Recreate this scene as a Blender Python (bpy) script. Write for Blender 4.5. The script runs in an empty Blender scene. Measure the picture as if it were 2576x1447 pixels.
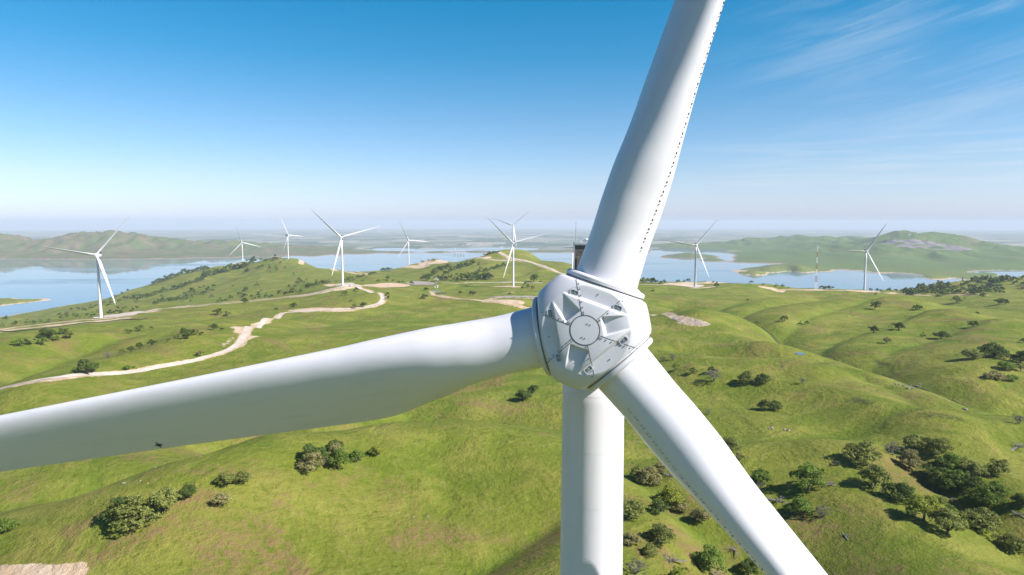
import bpy, bmesh, math, random
import numpy as np
from mathutils import Vector, Matrix

random.seed(7); rng = np.random.default_rng(11)
SC = bpy.context.scene
COL = SC.collection
R = math.radians

# ------------------------------------------------------------------ camera
CAMZ = 330.0                       # metres above the reservoir
F = 1717.0                         # focal length in 2576-px image units (24 mm on 36 mm)
PITCH = math.atan((723.5 - 558) / F)
cam_d = bpy.data.cameras.new('camera'); cam = bpy.data.objects.new('camera', cam_d); COL.objects.link(cam)
cam.location = (0, 0, CAMZ); cam.rotation_euler = (math.pi / 2 - PITCH, 0, 0)
cam_d.lens = 24.0; cam_d.sensor_width = 36.0; cam_d.clip_start = 0.5; cam_d.clip_end = 400000
SC.camera = cam

# ------------------------------------------------------------------ light
SUN_EL, SUN_BEHIND = R(40), R(24)  # sun to the right of the view and a little behind the camera
sdir = Vector((math.cos(SUN_EL) * math.cos(SUN_BEHIND), -math.cos(SUN_EL) * math.sin(SUN_BEHIND), math.sin(SUN_EL)))
sun_d = bpy.data.lights.new('sun', 'SUN'); sun_o = bpy.data.objects.new('sun', sun_d); COL.objects.link(sun_o)
sun_d.energy = 4.6; sun_d.angle = R(0.53); sun_d.color = (1.0, 0.955, 0.91)
sun_o.location = (200, -80, 700)
sun_o.rotation_euler = (-sdir).to_track_quat('-Z', 'Y').to_euler()
SC.view_settings.view_transform = 'Standard'; SC.view_settings.look = 'None'
SC.view_settings.gamma = 1.0; SC.view_settings.exposure = 1.0
SC.view_settings.use_curve_mapping = False

class NT:
    """tiny helper to write node trees"""
    def __init__(s, tree): s.t = tree; s.n = tree.nodes; s.l = tree.links
    def node(s, typ, ins=None, **props):
        n = s.n.new(typ)
        for k, v in props.items(): setattr(n, k, v)
        for k, v in (ins or {}).items():
            if hasattr(v, 'is_linked') or isinstance(v, bpy.types.NodeSocket): s.l.new(v, n.inputs[k])
            else: n.inputs[k].default_value = v
        return n
    def math(s, op, a, b=0.0, c=None, clamp=False):
        n = s.n.new('ShaderNodeMath'); n.operation = op; n.use_clamp = clamp
        for i, v in enumerate((a, b) if c is None else (a, b, c)):
            if isinstance(v, bpy.types.NodeSocket): s.l.new(v, n.inputs[i])
            else: n.inputs[i].default_value = v
        return n.outputs[0]
    def mix(s, f, a, b, blend='MIX'):
        n = s.n.new('ShaderNodeMix'); n.data_type = 'RGBA'; n.blend_type = blend; n.clamp_factor = True
        for k, v in ((0, f), (6, a), (7, b)):
            if isinstance(v, bpy.types.NodeSocket): s.l.new(v, n.inputs[k])
            else: n.inputs[k].default_value = v if k == 0 else (tuple(v) + (1,))[:4]
        return n.outputs[2]
    def ramp(s, v, lo, hi, a=0.0, b=1.0, interp='SMOOTHSTEP'):
        n = s.n.new('ShaderNodeMapRange'); n.interpolation_type = interp
        s.l.new(v, n.inputs[0])
        for i, x in enumerate((lo, hi, a, b)): n.inputs[i + 1].default_value = x
        return n.outputs[0]
    def noise(s, vec, scale, detail=3.0, rough=0.5, dist=0.0):
        n = s.n.new('ShaderNodeTexNoise')
        if vec is not None: s.l.new(vec, n.inputs['Vector'])
        n.inputs['Scale'].default_value = scale; n.inputs['Detail'].default_value = detail
        n.inputs['Roughness'].default_value = rough; n.inputs['Distortion'].default_value = dist
        return n.outputs['Fac']
    def mapping(s, vec, loc=(0, 0, 0), rot=(0, 0, 0), scale=(1, 1, 1)):
        n = s.n.new('ShaderNodeMapping'); s.l.new(vec, n.inputs[0])
        n.inputs[1].default_value = loc; n.inputs[2].default_value = rot; n.inputs[3].default_value = scale
        return n.outputs[0]

world = bpy.data.worlds.new('World'); SC.world = world; world.use_nodes = True
w = NT(world.node_tree); w.n.clear()
sky = w.n.new('ShaderNodeTexSky'); sky.sky_type = 'NISHITA'; sky.sun_disc = False
sky.sun_elevation = SUN_EL
sky.sun_rotation = math.atan2(sdir.x, sdir.y)
sky.altitude = 400; sky.air_density = 1.0; sky.dust_density = 0.6; sky.ozone_density = 1.6
tc = w.n.new('ShaderNodeTexCoord'); sep = w.node('ShaderNodeSeparateXYZ', {0: tc.outputs['Generated']})
X, Y, Z = sep.outputs
az = w.math('ARCTAN2', X, Y); el = w.math('ARCSINE', Z)
# clear spring sky: deeper blue overhead, pale and slightly hazy at the horizon
cr_ = w.n.new('ShaderNodeValToRGB'); w.l.new(w.ramp(el, 0.0, 0.6, 0, 1, 'LINEAR'), cr_.inputs[0]); e_ = cr_.color_ramp.elements
SKYC = [(0.005, (.97, 1.11, 1.80)), (0.022, (.98, 1.10, 1.62)), (0.062, (.95, 1.06, 1.35)), (0.147, (.62, .97, 1.22)), (0.227, (.27, .92, 1.19)), (0.302, (.12, .90, 1.18)), (0.6, (.16, .48, .80))]
while len(e_) < len(SKYC): e_.new(0.5)
for q_, (pp, cc) in zip(e_, SKYC): q_.position = pp / 0.6; q_.color = tuple(x / 2 for x in cc) + (1,)
skyc = w.mix(1.0, sky.outputs[0], cr_.outputs[0], 'MULTIPLY')
skyc = w.mix(1.0, skyc, (2.0, 2.0, 2.0), 'MULTIPLY')
# cirrus: streaks that climb to the right
cmb = w.node('ShaderNodeCombineXYZ', {0: az, 1: el, 2: 0.0}).outputs[0]
rot = w.mapping(cmb, rot=(0, 0, R(-13)), scale=(1, 1, 1))
stre = w.mapping(rot, scale=(1.3, 13, 1))
n1 = w.noise(stre, 2.2, 7, 0.62, 0.6)
stre2 = w.mapping(rot, loc=(3, 1, 0), scale=(2.5, 30, 1))
n2 = w.noise(stre2, 2.5, 5, 0.6, 0.8)
big = w.noise(w.mapping(rot, loc=(1.7, .4, 0), scale=(2.0, 5, 1)), 1.6, 3, 0.5)
m_az = w.ramp(az, 0.22, 0.50)
m_el = w.math('MULTIPLY', w.ramp(el, 0.07, 0.16), w.ramp(el, 0.60, 0.40))
cir = w.math('MULTIPLY', w.ramp(n1, 0.36, 0.74), w.ramp(big, 0.28, 0.55))
cir = w.math('ADD', cir, w.math('MULTIPLY', w.ramp(n2, 0.5, 0.8), 0.45))
cir = w.math('MULTIPLY', w.math('MULTIPLY', cir, m_az), m_el)
low = w.noise(w.mapping(cmb, loc=(.3, .2, 0), scale=(1.6, 34, 1)), 2.4, 5, 0.6, 0.4)
m_low = w.math('MULTIPLY', w.math('MULTIPLY', w.ramp(az, 0.15, 0.36), w.ramp(el, 0.02, 0.05)), w.ramp(el, 0.13, 0.08))
low = w.math('MULTIPLY', w.ramp(low, 0.42, 0.66), m_low)
cl = w.math('MULTIPLY', w.math('ADD', cir, low, clamp=True), 0.30)
skyc = w.mix(cl, skyc, (6.2, 6.9, 7.8))
bg = w.node('ShaderNodeBackground', {'Color': skyc, 'Strength': 0.06})
w.node('ShaderNodeOutputWorld', {0: bg.outputs[0]})

# ------------------------------------------------------------------ object helpers
def tag(o, label=None, cat=None, group=None, kind=None):
    if label: o['label'] = label
    if cat: o['category'] = cat
    if group: o['group'] = group
    if kind: o['kind'] = kind
    return o
def empty(name, loc, rotz=0.0):
    o = bpy.data.objects.new(name, None); COL.objects.link(o); o.location = loc; o.rotation_euler = (0, 0, rotz)
    o.empty_display_size = 0.5
    return o
def link_mesh(name, verts, faces, mat, parent=None, smooth=False, loc=None):
    me = bpy.data.meshes.new(name)
    if isinstance(verts, np.ndarray) and isinstance(faces, np.ndarray):
        nv, nf, k = len(verts), len(faces), faces.shape[1]
        me.vertices.add(nv); me.vertices.foreach_set('co', verts.astype(np.float32).ravel())
        me.loops.add(nf * k); me.loops.foreach_set('vertex_index', faces.astype(np.int32).ravel())
        me.polygons.add(nf); me.polygons.foreach_set('loop_start', np.arange(0, nf * k, k, dtype=np.int32))
        me.polygons.foreach_set('loop_total', np.full(nf, k, dtype=np.int32))
        me.update(calc_edges=True)
    else:
        me.from_pydata([tuple(v) for v in verts], [], [tuple(f) for f in faces])
    if smooth: me.polygons.foreach_set('use_smooth', np.ones(len(me.polygons), dtype=bool))
    if mat is not None: me.materials.append(mat)
    me.validate() if not isinstance(verts, np.ndarray) else None
    o = bpy.data.objects.new(name, me); COL.objects.link(o)
    if parent is not None: o.parent = parent
    if loc is not None: o.location = loc
    return o

class MB:
    """collects simple solids into one mesh"""
    def __init__(s): s.v = []; s.f = []
    def add(s, vs, fs):
        b = len(s.v); s.v += [tuple(v) for v in vs]; s.f += [tuple(i + b for i in f) for f in fs]; return s
    def box(s, c, size, M=None):
        hx, hy, hz = (q / 2 for q in size)
        vs = [Vector((x * hx, y * hy, z * hz)) for x in (-1, 1) for y in (-1, 1) for z in (-1, 1)]
        if M is not None: vs = [M @ v for v in vs]
        vs = [v + Vector(c) for v in vs]
        return s.add(vs, [(0, 1, 3, 2), (4, 6, 7, 5), (0, 4, 5, 1), (2, 3, 7, 6), (0, 2, 6, 4), (1, 5, 7, 3)])
    def tube(s, pts, rad, n=8, caps=True):
        pts = [Vector(p) for p in pts]
        if not hasattr(rad, '__len__'): rad = [rad] * len(pts)
        vs = []; fs = []; up = Vector((0.13, 0.21, 1)).normalized(); prev = None
        for i, p in enumerate(pts):
            d = (pts[min(i + 1, len(pts) - 1)] - pts[max(i - 1, 0)]).normalized()
            a = prev if prev is not None else up.cross(d)
            if a.length < 1e-4: a = Vector((1, 0, 0)).cross(d)
            a = (a - d * a.dot(d)).normalized(); prev = a; b = d.cross(a)
            for k in range(n):
                t = 2 * math.pi * k / n
                vs.append(p + (a * math.cos(t) + b * math.sin(t)) * rad[i])
        for i in range(len(pts) - 1):
            for k in range(n):
                fs.append((i * n + k, i * n + (k + 1) % n, (i + 1) * n + (k + 1) % n, (i + 1) * n + k))
        if caps: fs.append(tuple(range(n))[::-1]); fs.append(tuple((len(pts) - 1) * n + k for k in range(n)))
        return s.add(vs, fs)
    def build(s, name, mat, parent=None, smooth=False):
        return link_mesh(name, s.v, s.f, mat, parent, smooth)

def new_mat(name):
    m = bpy.data.materials.new(name); m.use_nodes = True
    t = NT(m.node_tree); t.n.clear()
    b = t.n.new('ShaderNodeBsdfPrincipled'); o = t.n.new('ShaderNodeOutputMaterial'); t.l.new(b.outputs[0], o.inputs[0])
    return m, t, b, o
def plain(name, col, rough=0.5, metal=0.0, var=0.12, scale=3.0, spec=0.5):
    m, t, b, o = new_mat(name)
    tcn = t.n.new('ShaderNodeTexCoord')
    nz = t.noise(tcn.outputs['Object'], scale, 4, 0.6)
    c = t.mix(t.ramp(nz, 0.3, 0.7), tuple(x * (1 - var) for x in col), tuple(min(1, x * (1 + var)) for x in col))
    t.l.new(c, b.inputs['Base Color']); b.inputs['Roughness'].default_value = rough; b.inputs['Metallic'].default_value = metal
    b.inputs['Specular IOR Level'].default_value = spec
    return m

# ------------------------------------------------------------------ terrain
CP, SP = math.cos(PITCH), math.sin(PITCH)
def ray(px, py):
    """horizontal azimuth and downward slope (per metre of Y distance) of an image direction"""
    a = (px - 1288.0) / F; b = -(py - 723.5) / F
    y = CP + b * SP; z = b * CP - SP
    return a / y, z / y            # dx/dY, dz/dY
def P(px, py, Zc=None, z=None):
    sx, sz = ray(px, py)
    if Zc is None: Zc = (z - CAMZ) / sz
    return (sx * Zc, Zc, CAMZ + sz * Zc)

def zbase(Zc): return 230 - 0.03 * (Zc - 200)
ctl = []
def C(*pts):
    for p in pts: ctl.append(P(*p))
def Cz(z, *pts):
    for p in pts: ctl.append(P(p[0], p[1], z=z))
def base_pt(px, py, dz=0.0):
    sx, sz = ray(px, py)           # CAMZ + sz*Z = 230 - .03*(Z-200) + dz
    Zc = (236 + dz - CAMZ) / (sz + 0.03)
    return (sx * Zc, Zc, CAMZ + sz * Zc)
for px in (0, 430, 860, 1288, 1717, 2146, 2576):
    for py in (1600, 1447, 1300, 1200, 1100, 1000, 930, 880): ctl.append(base_pt(px, py))
    if 700 < px < 1600:
        for py in (840, 800, 765): ctl.append(base_pt(px, py))
    if px > 1600:
        for py in (840, 805, 775): ctl.append(base_pt(px, py))
for a in (-50, -25, 0, 25, 50):
    for rr in (20, 60, 110): ctl.append((rr * math.sin(R(a)), rr * math.cos(R(a)), 236.5))
# left ridge road, its turbine and the hillside behind it
C((0, 828, 860), (120, 815, 900), (254.5, 800, 944), (375, 782, 1030), (450, 772, 1100), (566, 762, 1150), (664, 752.4, 1180),
  (762, 742.6, 1220), (862, 718, 1249), (898, 722, 1270), (957, 738, 1180), (996, 713, 1400), (1092, 711, 1450), (1098, 737, 1260), (1291, 722, 1361),
  (1240, 711, 1481), (1358, 711.7, 1481))
C((254, 785, 1500), (375, 770, 1500), (500, 755, 1600), (600, 745, 1600), (700, 730, 1650), (780, 700, 1900), (850, 690, 2000), (650, 700, 2000),
  (550, 710, 2100), (450, 735, 2000), (350, 750, 2000), (130, 795, 1800), (0, 818, 1500), (60, 803, 1900), (700, 680, 2250), (600, 690, 2350))
near_crest = [(130, 775.7, 2450), (250, 755.7, 2450), (325, 731, 2450), (390, 712, 2500), (457, 689.5, 2600), (525, 673, 2650), (566, 666.3, 2750),
  (611, 665, 2800), (664, 654.6, 2600), (699, 647, 2500), (726, 650, 2450), (746, 650.7, 2480), (781, 666.3, 2400), (840, 678, 2350), (914, 688.8, 2300), (957, 683, 2300),
  (1010, 671, 2320), (1028, 670, 2325), (1065, 657.5, 2400), (1096, 650.7, 2400), (1145, 658.5, 2150), (1205.7, 648.7, 2050), (1233, 639, 2150), (1258, 632.5, 2250),
  (1290, 633, 2310), (1313, 633, 2250), (1329, 639, 2200), (1350, 650.7, 2100), (1378, 655, 2050), (1437, 662.4, 1980), (1520, 690, 1800), (1600, 712, 1560),
  (1701, 713, 1580), (1772, 707.4, 1600), (1856, 709, 1560), (1895, 708.4, 1480), (1936, 712.3, 1450), (1966, 721, 1450), (2014, 728, 1480), (2046, 727, 1490),
  (2107, 729, 1500), (2170, 731.8, 1540), (2225, 733.8, 1560), (2288, 730.8, 1650), (2356, 717, 1800), (2415, 708.4, 1850), (2484, 703.5, 1900), (2576, 697.6, 1900), (2650, 694, 1900)]
C(*near_crest)
C((1250, 690, 1650), (1288, 660, 1950), (1231, 655, 1980), (1350, 664, 1900), (1397, 683, 1700), (1436, 700, 1550), (1145, 690, 1700), (1065, 690, 1800), (1200, 672, 1850),
  (990, 695, 1900), (930, 700, 1700), (1748, 720, 1453), (2174, 733, 1496), (1940, 728, 1380), (2050, 730, 1460), (2300, 745, 1400), (2450, 742, 1420), (2576, 742, 1400), (2450, 725, 1650), (2576, 722, 1650))
for (px, py, Zc) in near_crest:
    x, y, z = P(px, py, Zc)
    if px >= 240:
        for dz_, zt in ((450, None), (1000, -14)):
            yy = Zc + dz_
            if zt is None: zt2 = max(-6, min(z * 0.42, z - 60))
            else: zt2 = zt
            ctl.append((x / y * yy, yy, zt2))
ctl.append((-2400, 2900, -14)); ctl.append((-1950, 3000, -14))
# far shore and islands (z = 0) and lake bed
Cz(0, (45, 790), (20, 795), (90, 783))
Cz(0, (0, 652), (75, 652), (150, 652.5), (225, 653), (300, 653), (375, 652), (450, 651), (550, 649), (600, 648), (654, 647), (700, 645.8), (736, 644), (787, 645.8), (824, 641.9), (855, 643.8),
   (879, 640), (970, 637.5), (1069, 636), (1176, 635.4), (1290, 635.4), (1400, 635.6), (1500, 636), (1633, 636), (1730, 636), (1829, 636.5), (1850, 644))
Cz(0, (1663, 648.7), (1700, 650.7), (1740, 652.6), (1776, 652), (1811, 652.6), (1829, 656.5), (1834, 660), (1865, 662), (1897, 662.4), (1940, 664), (1971, 665.5), (1917, 670), (1880, 675),
   (1839, 682), (1856, 686), (1900, 686), (1936, 685.5), (1995, 683.5), (2046, 685), (2091, 684.3), (2098, 679.5), (2170, 682), (2210, 688), (2288, 689), (2325, 697), (2333, 701.5),
   (2405, 702.5), (2503, 701.5), (2523, 699.6), (2452, 687.5), (2500, 688), (2576, 688.5), (2640, 689))
Cz(0, (131, 753.7), (60, 762), (0, 770), (0, 751.5), (60, 752.5))
Cz(7, (15, 758), (60, 757))
Cz(-14, (100, 670), (300, 670), (100, 725), (300, 700), (200, 740), (80, 775), (450, 670), (550, 660), (380, 690), (640, 651), (800, 665), (900, 665), (1000, 650), (1100, 645), (860, 652), (1200, 642),
   (1400, 642), (1650, 670), (1700, 690), (1600, 650), (1650, 641), (1700, 638.3), (1800, 641), (1740, 637.6), (1790, 670), (1900, 673.5), (1860, 673), (1800, 690), (1900, 700), (2000, 700), (2100, 700), (2200, 700),
   (2280, 698), (2300, 712), (2400, 708), (2500, 690.7), (2560, 693), (2620, 692), (2560, 697), (20, 710), (-60, 700))
Cz(9, (2400, 698), (2470, 697.5), (2340, 694), (2430, 694))
C((1731, 638.5, 6450), (1700, 644, 6400), (1760, 646, 6300), (1790, 648.5, 6000))
Cz(24, (1936, 676), (2000, 674), (1900, 680))
# far hills
for (px, py, Zc) in [(-60, 590, 7300), (0, 592, 7300), (70, 598, 7400), (125, 595.7, 7300), (175, 585.7, 7300), (235, 584, 7300), (320, 588, 7400), (375, 599.5, 7400), (445, 608, 7500), (582, 609.5, 7700), (644, 613.5, 7800),
  (683, 615.5, 7800), (736, 625, 7600), (781, 621, 7900), (830, 623.5, 8000), (918, 628, 8000), (977, 631, 7900),
  (1629, 625, 8300), (1682, 615.5, 8700), (1740, 610.6, 8900), (1780, 612.5, 8900), (1829, 607.6, 9000), (1887, 600.8, 9000), (1907, 601.8, 9000), (1970, 595.5, 9000), (1979, 598.8, 9000), (1999, 594.5, 9000),
  (2054, 598, 8900), (2089, 594, 8900), (2139, 596, 8900), (2174, 601, 8600),
  (2182, 602.7, 7000), (2210, 596, 6900), (2241, 589, 6800), (2284, 583.6, 6700), (2321, 583.8, 6700), (2378, 589, 6700), (2405, 594.5, 6700), (2435, 601.8, 6700), (2474, 611.5, 6800), (2523, 618.4, 6900), (2576, 623, 7000), (2650, 626, 7000)]:
    C((px, py, Zc)); x, y, z = P(px, py, Zc); k = (Zc + 1300) / Zc
    ctl.append((x * k, y * k, 10 if px < 2150 or px > 2450 else 60))
C((60, 625, 6700), (200, 620, 6750), (320, 622, 6800), (430, 630, 6900), (550, 635, 6900), (1700, 628, 8100), (1829, 625, 8000), (1950, 625, 7700), (1897, 650, 5950), (1950, 650, 5900), (1987, 627, 6900), (2054, 622, 6900),
  (2106, 618, 6700), (2054, 655, 5600), (2106, 650, 5700), (2200, 640, 5700), (2200, 665, 5000), (2284, 625, 5900), (2284, 665, 5000), (2378, 630, 5800), (2378, 665, 5100), (2474, 650, 5600), (2474, 672, 4750), (2560, 660, 5100), (2560, 675, 4700), (2000, 665, 5100), (2100, 668, 4950))
Cz(6, (800, 640), (900, 636), (1000, 634.2), (1100, 633.9), (1200, 633.9), (1300, 633.5), (1400, 633), (1500, 633.5), (850, 636))
Cz(5, (928, 625), (1069, 624.5), (1176, 622), (1241, 620), (1320, 621.5), (1380, 627), (1430, 625), (1500, 625))
Cz(-8, (955, 628.3), (1010, 628.7), (1069, 629), (1120, 629), (1176, 628.5), (1241, 628), (1290, 628), (1325, 628.5))
for a in (-46, -30, -15, 0, 15, 30, 46):
    for rr in (12000, 16000, 25000, 45000, 90000): ctl.append((rr * math.sin(R(a)), rr * math.cos(R(a)), 12.0))
C((2500, 607, 13000), (2576, 606, 13500), (2640, 604, 13500))

ctl = np.array(ctl)
def pol(x, y): return np.arctan2(x, y), np.log(np.hypot(x, y))
ct, cr = pol(ctl[:, 0], ctl[:, 1])
KT = 2.2
cpts = np.stack([ct * KT, cr], 1)
n = len(cpts)
def kern(d): return np.sqrt(d * d + 0.018 ** 2)
D = np.linalg.norm(cpts[:, None] - cpts[None], axis=2)
A = np.zeros((n + 3, n + 3)); A[:n, :n] = kern(D) + np.eye(n) * -0.0008
A[:n, n] = 1; A[:n, n + 1:] = cpts; A[n:, :n] = A[:n, n:].T
sol = np.linalg.lstsq(A, np.concatenate([ctl[:, 2], np.zeros(3)]), rcond=None)[0]
def rbf(th, lr):
    q = np.stack([np.clip(th, -0.85, 0.85) * KT, lr], -1).reshape(-1, 2); out = np.empty(len(q))
    for i in range(0, len(q), 20000):
        s = q[i:i + 20000]
        d = np.sqrt((s[:, None, 0] - cpts[None, :, 0]) ** 2 + (s[:, None, 1] - cpts[None, :, 1]) ** 2)
        out[i:i + 20000] = kern(d) @ sol[:n] + sol[n] + s @ sol[n + 1:]
    return out.reshape(th.shape)

def hash2(ix, iy, seed):
    h = (ix.astype(np.int64) * 374761393 + iy.astype(np.int64) * 668265263 + seed * 1274126177) & 0x7fffffff
    h = ((h ^ (h >> 13)) * 1274126177) & 0x7fffffff
    return ((h ^ (h >> 16)) & 0xffffff) / float(0xffffff)
def vnoise(x, y, seed=0):
    ix = np.floor(x); iy = np.floor(y); fx = x - ix; fy = y - iy
    fx = fx * fx * fx * (fx * (fx * 6 - 15) + 10); fy = fy * fy * fy * (fy * (fy * 6 - 15) + 10)
    a = hash2(ix, iy, seed); b = hash2(ix + 1, iy, seed); c = hash2(ix, iy + 1, seed); d = hash2(ix + 1, iy + 1, seed)
    return (a + (b - a) * fx) * (1 - fy) + (c + (d - c) * fx) * fy
def fbm(x, y, seed=0, o=4, g=0.5):
    s = 0; a = 1; t = 0
    for i in range(o):
        s = s + a * (vnoise(x, y, seed + i) * 2 - 1); t += a; a *= g; x, y = x * 2.03 + 17.1, y * 2.03 - 9.7
    return s / t

# crests (+) and gullies (-) of the near hills: amplitude, width, image polyline
feat = [
 (12, 40, [(500, 1240), (629, 1201), (740, 1152), (820, 1127), (925, 1107), (1012, 1088), (1116, 1078), (1221, 1083), (1325, 1097), (1409, 1112), (1560, 1150)]),
 (-12, 24, [(560, 1130), (700, 1118), (785, 1124), (900, 1094), (1000, 1072), (1099, 1060), (1250, 1068), (1409, 1085)]),
 (-5, 10, [(1000, 985), (1050, 1035), (1099, 1068)]),
 (-9, 22, [(-50, 1290), (150, 1262), (400, 1218), (560, 1180), (660, 1140)]),
 (5, 30, [(0, 1330), (250, 1305), (420, 1268), (560, 1230), (640, 1200)]),
 (-7, 14, [(1180, 1460), (1290, 1395), (1409, 1345), (1560, 1300)]),
 (7, 26, [(1440, 1440), (1560, 1350), (1650, 1290)]),
 # creek on the right
 (-13, 30, [(1690, 784), (1722, 785), (1747, 794), (1785, 804), (1822, 815), (1872, 826), (1935, 849), (1985, 869), (2012, 892), (2047, 903), (2085, 913), (2132, 927), (2207, 949), (2257, 974), (2294, 989), (2357, 1019), (2407, 1032), (2480, 1056), (2600, 1065)]),
 (3.6, 24, [(1700, 800), (1790, 822), (1870, 840), (1930, 868), (1990, 915), (2052, 928), (2087, 919), (2144, 932), (2194, 947), (2244, 970), (2300, 1000), (2370, 1035)]),
 (8, 26, [(1760, 925), (1812, 935), (1940, 951), (2044, 967), (2132, 985), (2182, 1002), (2232, 1020), (2290, 1045)]),
 (-6, 18, [(1700, 905), (1800, 915), (1930, 922), (2040, 940), (2130, 962), (2230, 1000), (2300, 1050)]),
 (6, 30, [(1637, 838), (1747, 853), (1847, 863), (1895, 870)]),
 (5, 24, [(1650, 868), (1710, 883), (1787, 898), (1865, 905)]),
 (-5, 20, [(1650, 855), (1747, 870), (1847, 880), (1960, 900)]),
 (8, 55, [(1760, 795), (1797, 768), (1897, 756), (1997, 738)]),
 (8, 50, [(1822, 801), (1897, 783), (1997, 771), (2097, 756), (2197, 745)]),
 (-8, 30, [(1830, 812), (1930, 789), (2000, 780), (2100, 765), (2200, 753)]),
 (-8, 34, [(1765, 795), (1850, 774), (1960, 762), (2060, 744)]),
 (8, 42, [(1950, 812), (1997, 791), (2097, 776), (2197, 761), (2290, 752)]),
 (-8, 30, [(1960, 850), (2040, 818), (2130, 797), (2240, 778), (2330, 765)]),
 (8, 40, [(1985, 862), (2072, 841), (2182, 822), (2257, 805), (2340, 790)]),
 (-8, 30, [(2040, 893), (2110, 862), (2200, 845), (2300, 820), (2400, 800)]),
 (8, 40, [(2075, 900), (2157, 876), (2232, 857), (2307, 852), (2400, 840), (2480, 815)]),
 (-8, 36, [(2170, 930), (2260, 900), (2360, 880), (2480, 850), (2576, 830)]),
 (8, 46, [(2300, 960), (2380, 925), (2480, 880), (2576, 860)]),
 (9, 60, [(2294, 760), (2357, 777), (2457, 797), (2576, 827)]),
 (-8, 50, [(2330, 750), (2420, 760), (2500, 775), (2600, 790)]),
 (4, 22, [(1870, 1136), (1932, 1133), (2057, 1130), (2119, 1128), (2200, 1120)]),
 (-3, 18, [(1840, 1112), (1932, 1118), (2057, 1117), (2140, 1112), (2230, 1100), (2330, 1078), (2400, 1070)]),
 (-7, 16, [(2250, 1185), (2294, 1208), (2344, 1258), (2420, 1300), (2520, 1380), (2600, 1440)]),
 (5, 24, [(2150, 1160), (2190, 1230), (2262, 1285), (2330, 1370), (2400, 1450)]),
 (5, 24, [(2400, 1130), (2470, 1180), (2540, 1220), (2620, 1260)]),
 (-12, 26, [(1560, 1250), (1640, 1300), (1700, 1360), (1800, 1440), (1900, 1500)]),
 (6, 30, [(2470, 1075), (2576, 1068), (2650, 1060)]),
 # left side
 (7, 46, [(-40, 880), (60, 850), (190, 843), (330, 835), (450, 822), (560, 805), (660, 800)]),
 (-4, 30, [(-40, 850), (60, 838), (200, 826), (380, 812), (560, 790), (700, 770), (850, 752)]),
 (8, 34, [(100, 968), (230, 915), (330, 895), (430, 870), (530, 842), (600, 835)]),
 (-8, 26, [(60, 965), (140, 925), (260, 890), (400, 858), (520, 830), (600, 815)]),
 (6, 50, [(850, 765), (950, 748), (1100, 745), (1300, 755)]),
 (-6, 40, [(760, 830), (900, 805), (1100, 800), (1350, 790)]),
 (6, 60, [(700, 860), (900, 840), (1150, 830)]),
]
fx = []
for amp, wd, pl in feat:
    amp *= 1.3 if wd > 16 else 1.0
    fx.append((amp, wd, np.array([base_pt(px, py, amp * 0.8)[:2] for px, py in pl])))
def seg_dist(x, y, pl):
    best = np.full(x.shape, 1e9)
    for (ax, ay), (bx, by) in zip(pl[:-1], pl[1:]):
        dx, dy = bx - ax, by - ay; L2 = dx * dx + dy * dy + 1e-9
        t = np.clip(((x - ax) * dx + (y - ay) * dy) / L2, 0, 1)
        best = np.minimum(best, (x - ax - t * dx) ** 2 + (y - ay - t * dy) ** 2)
    return np.sqrt(best)

# polar grid
ths = np.concatenate([np.linspace(-180, -60, 18)[:-1], np.linspace(-60, -44, 40)[:-1], np.linspace(-44, 44, 760)[:-1], np.linspace(44, 60, 40)[:-1], np.linspace(60, 180, 18)])
ths = np.radians(ths)
rs = list(np.linspace(12, 150, 40)); r_ = 150.0
while r_ < 70000:
    rs.append(r_); r_ += min(max(r_ * r_ / (F * 110) * 2.0, 0.5), r_ * (0.0055 if r_ < 11000 else 0.03))
rs = np.array(rs)
TH, RR = np.meshgrid(ths, rs, indexing='ij')
GX, GY = RR * np.sin(TH), RR * np.cos(TH)
GZ = rbf(TH, np.log(RR))
nearm = RR < 2600
for amp, wd, pl in fx:
    lo = pl.min(0) - wd * 4; hi = pl.max(0) + wd * 4
    m = nearm & (GX > lo[0]) & (GX < hi[0]) & (GY > lo[1]) & (GY < hi[1])
    d = seg_dist(GX[m], GY[m], pl)
    GZ[m] += amp * (np.exp(-(d / wd) ** 2) if amp > 0 else np.exp(-(np.sqrt(d * d + 9) - 3) / wd))
# natural relief
land = np.clip((GZ - 4) / 40, 0, 1)
nb = np.clip((RR - 140) / 200, 0, 1) * np.clip((3000 - RR) / 600, 0, 1)
GZ += nb * land * (fbm(GX / 150, GY / 150, 3, 4) * 4.2 + fbm(GX / 34, GY / 34, 9, 4) * 1.3)
mid = np.clip((RR - 1300) / 500, 0, 1) * np.clip((3600 - RR) / 400, 0, 1)
rid = 1 - np.abs(fbm(GX / 190 + 0.35 * fbm(GX / 300, GY / 300, 4, 2), GY / 330, 21, 3) * 2)
GZ += mid * land * (rid - 0.6) * 9
farm = np.clip((RR - 4300) / 600, 0, 1) * np.clip((11500 - RR) / 1500, 0, 1) * np.clip((GZ - 2) / 90, 0, 1)
wx = 160 * fbm(GX / 900, GY / 900, 31, 3); wy = 160 * fbm(GX / 900, GY / 900, 37, 3)
rid2 = 1 - np.abs(fbm((GX + wx) / 420, (GY + wy) / 800, 41, 4, 0.5) * 2.4)
rid3 = 1 - np.abs(fbm((GX + wx) / 170, (GY + wy) / 260, 47, 3, 0.5) * 2.2)
GZ += farm * ((rid2 - 0.56) * np.where(TH > 0.1, 46, 60) + (rid3 - 0.6) * np.where(TH > 0.1, 10, 18))
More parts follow.
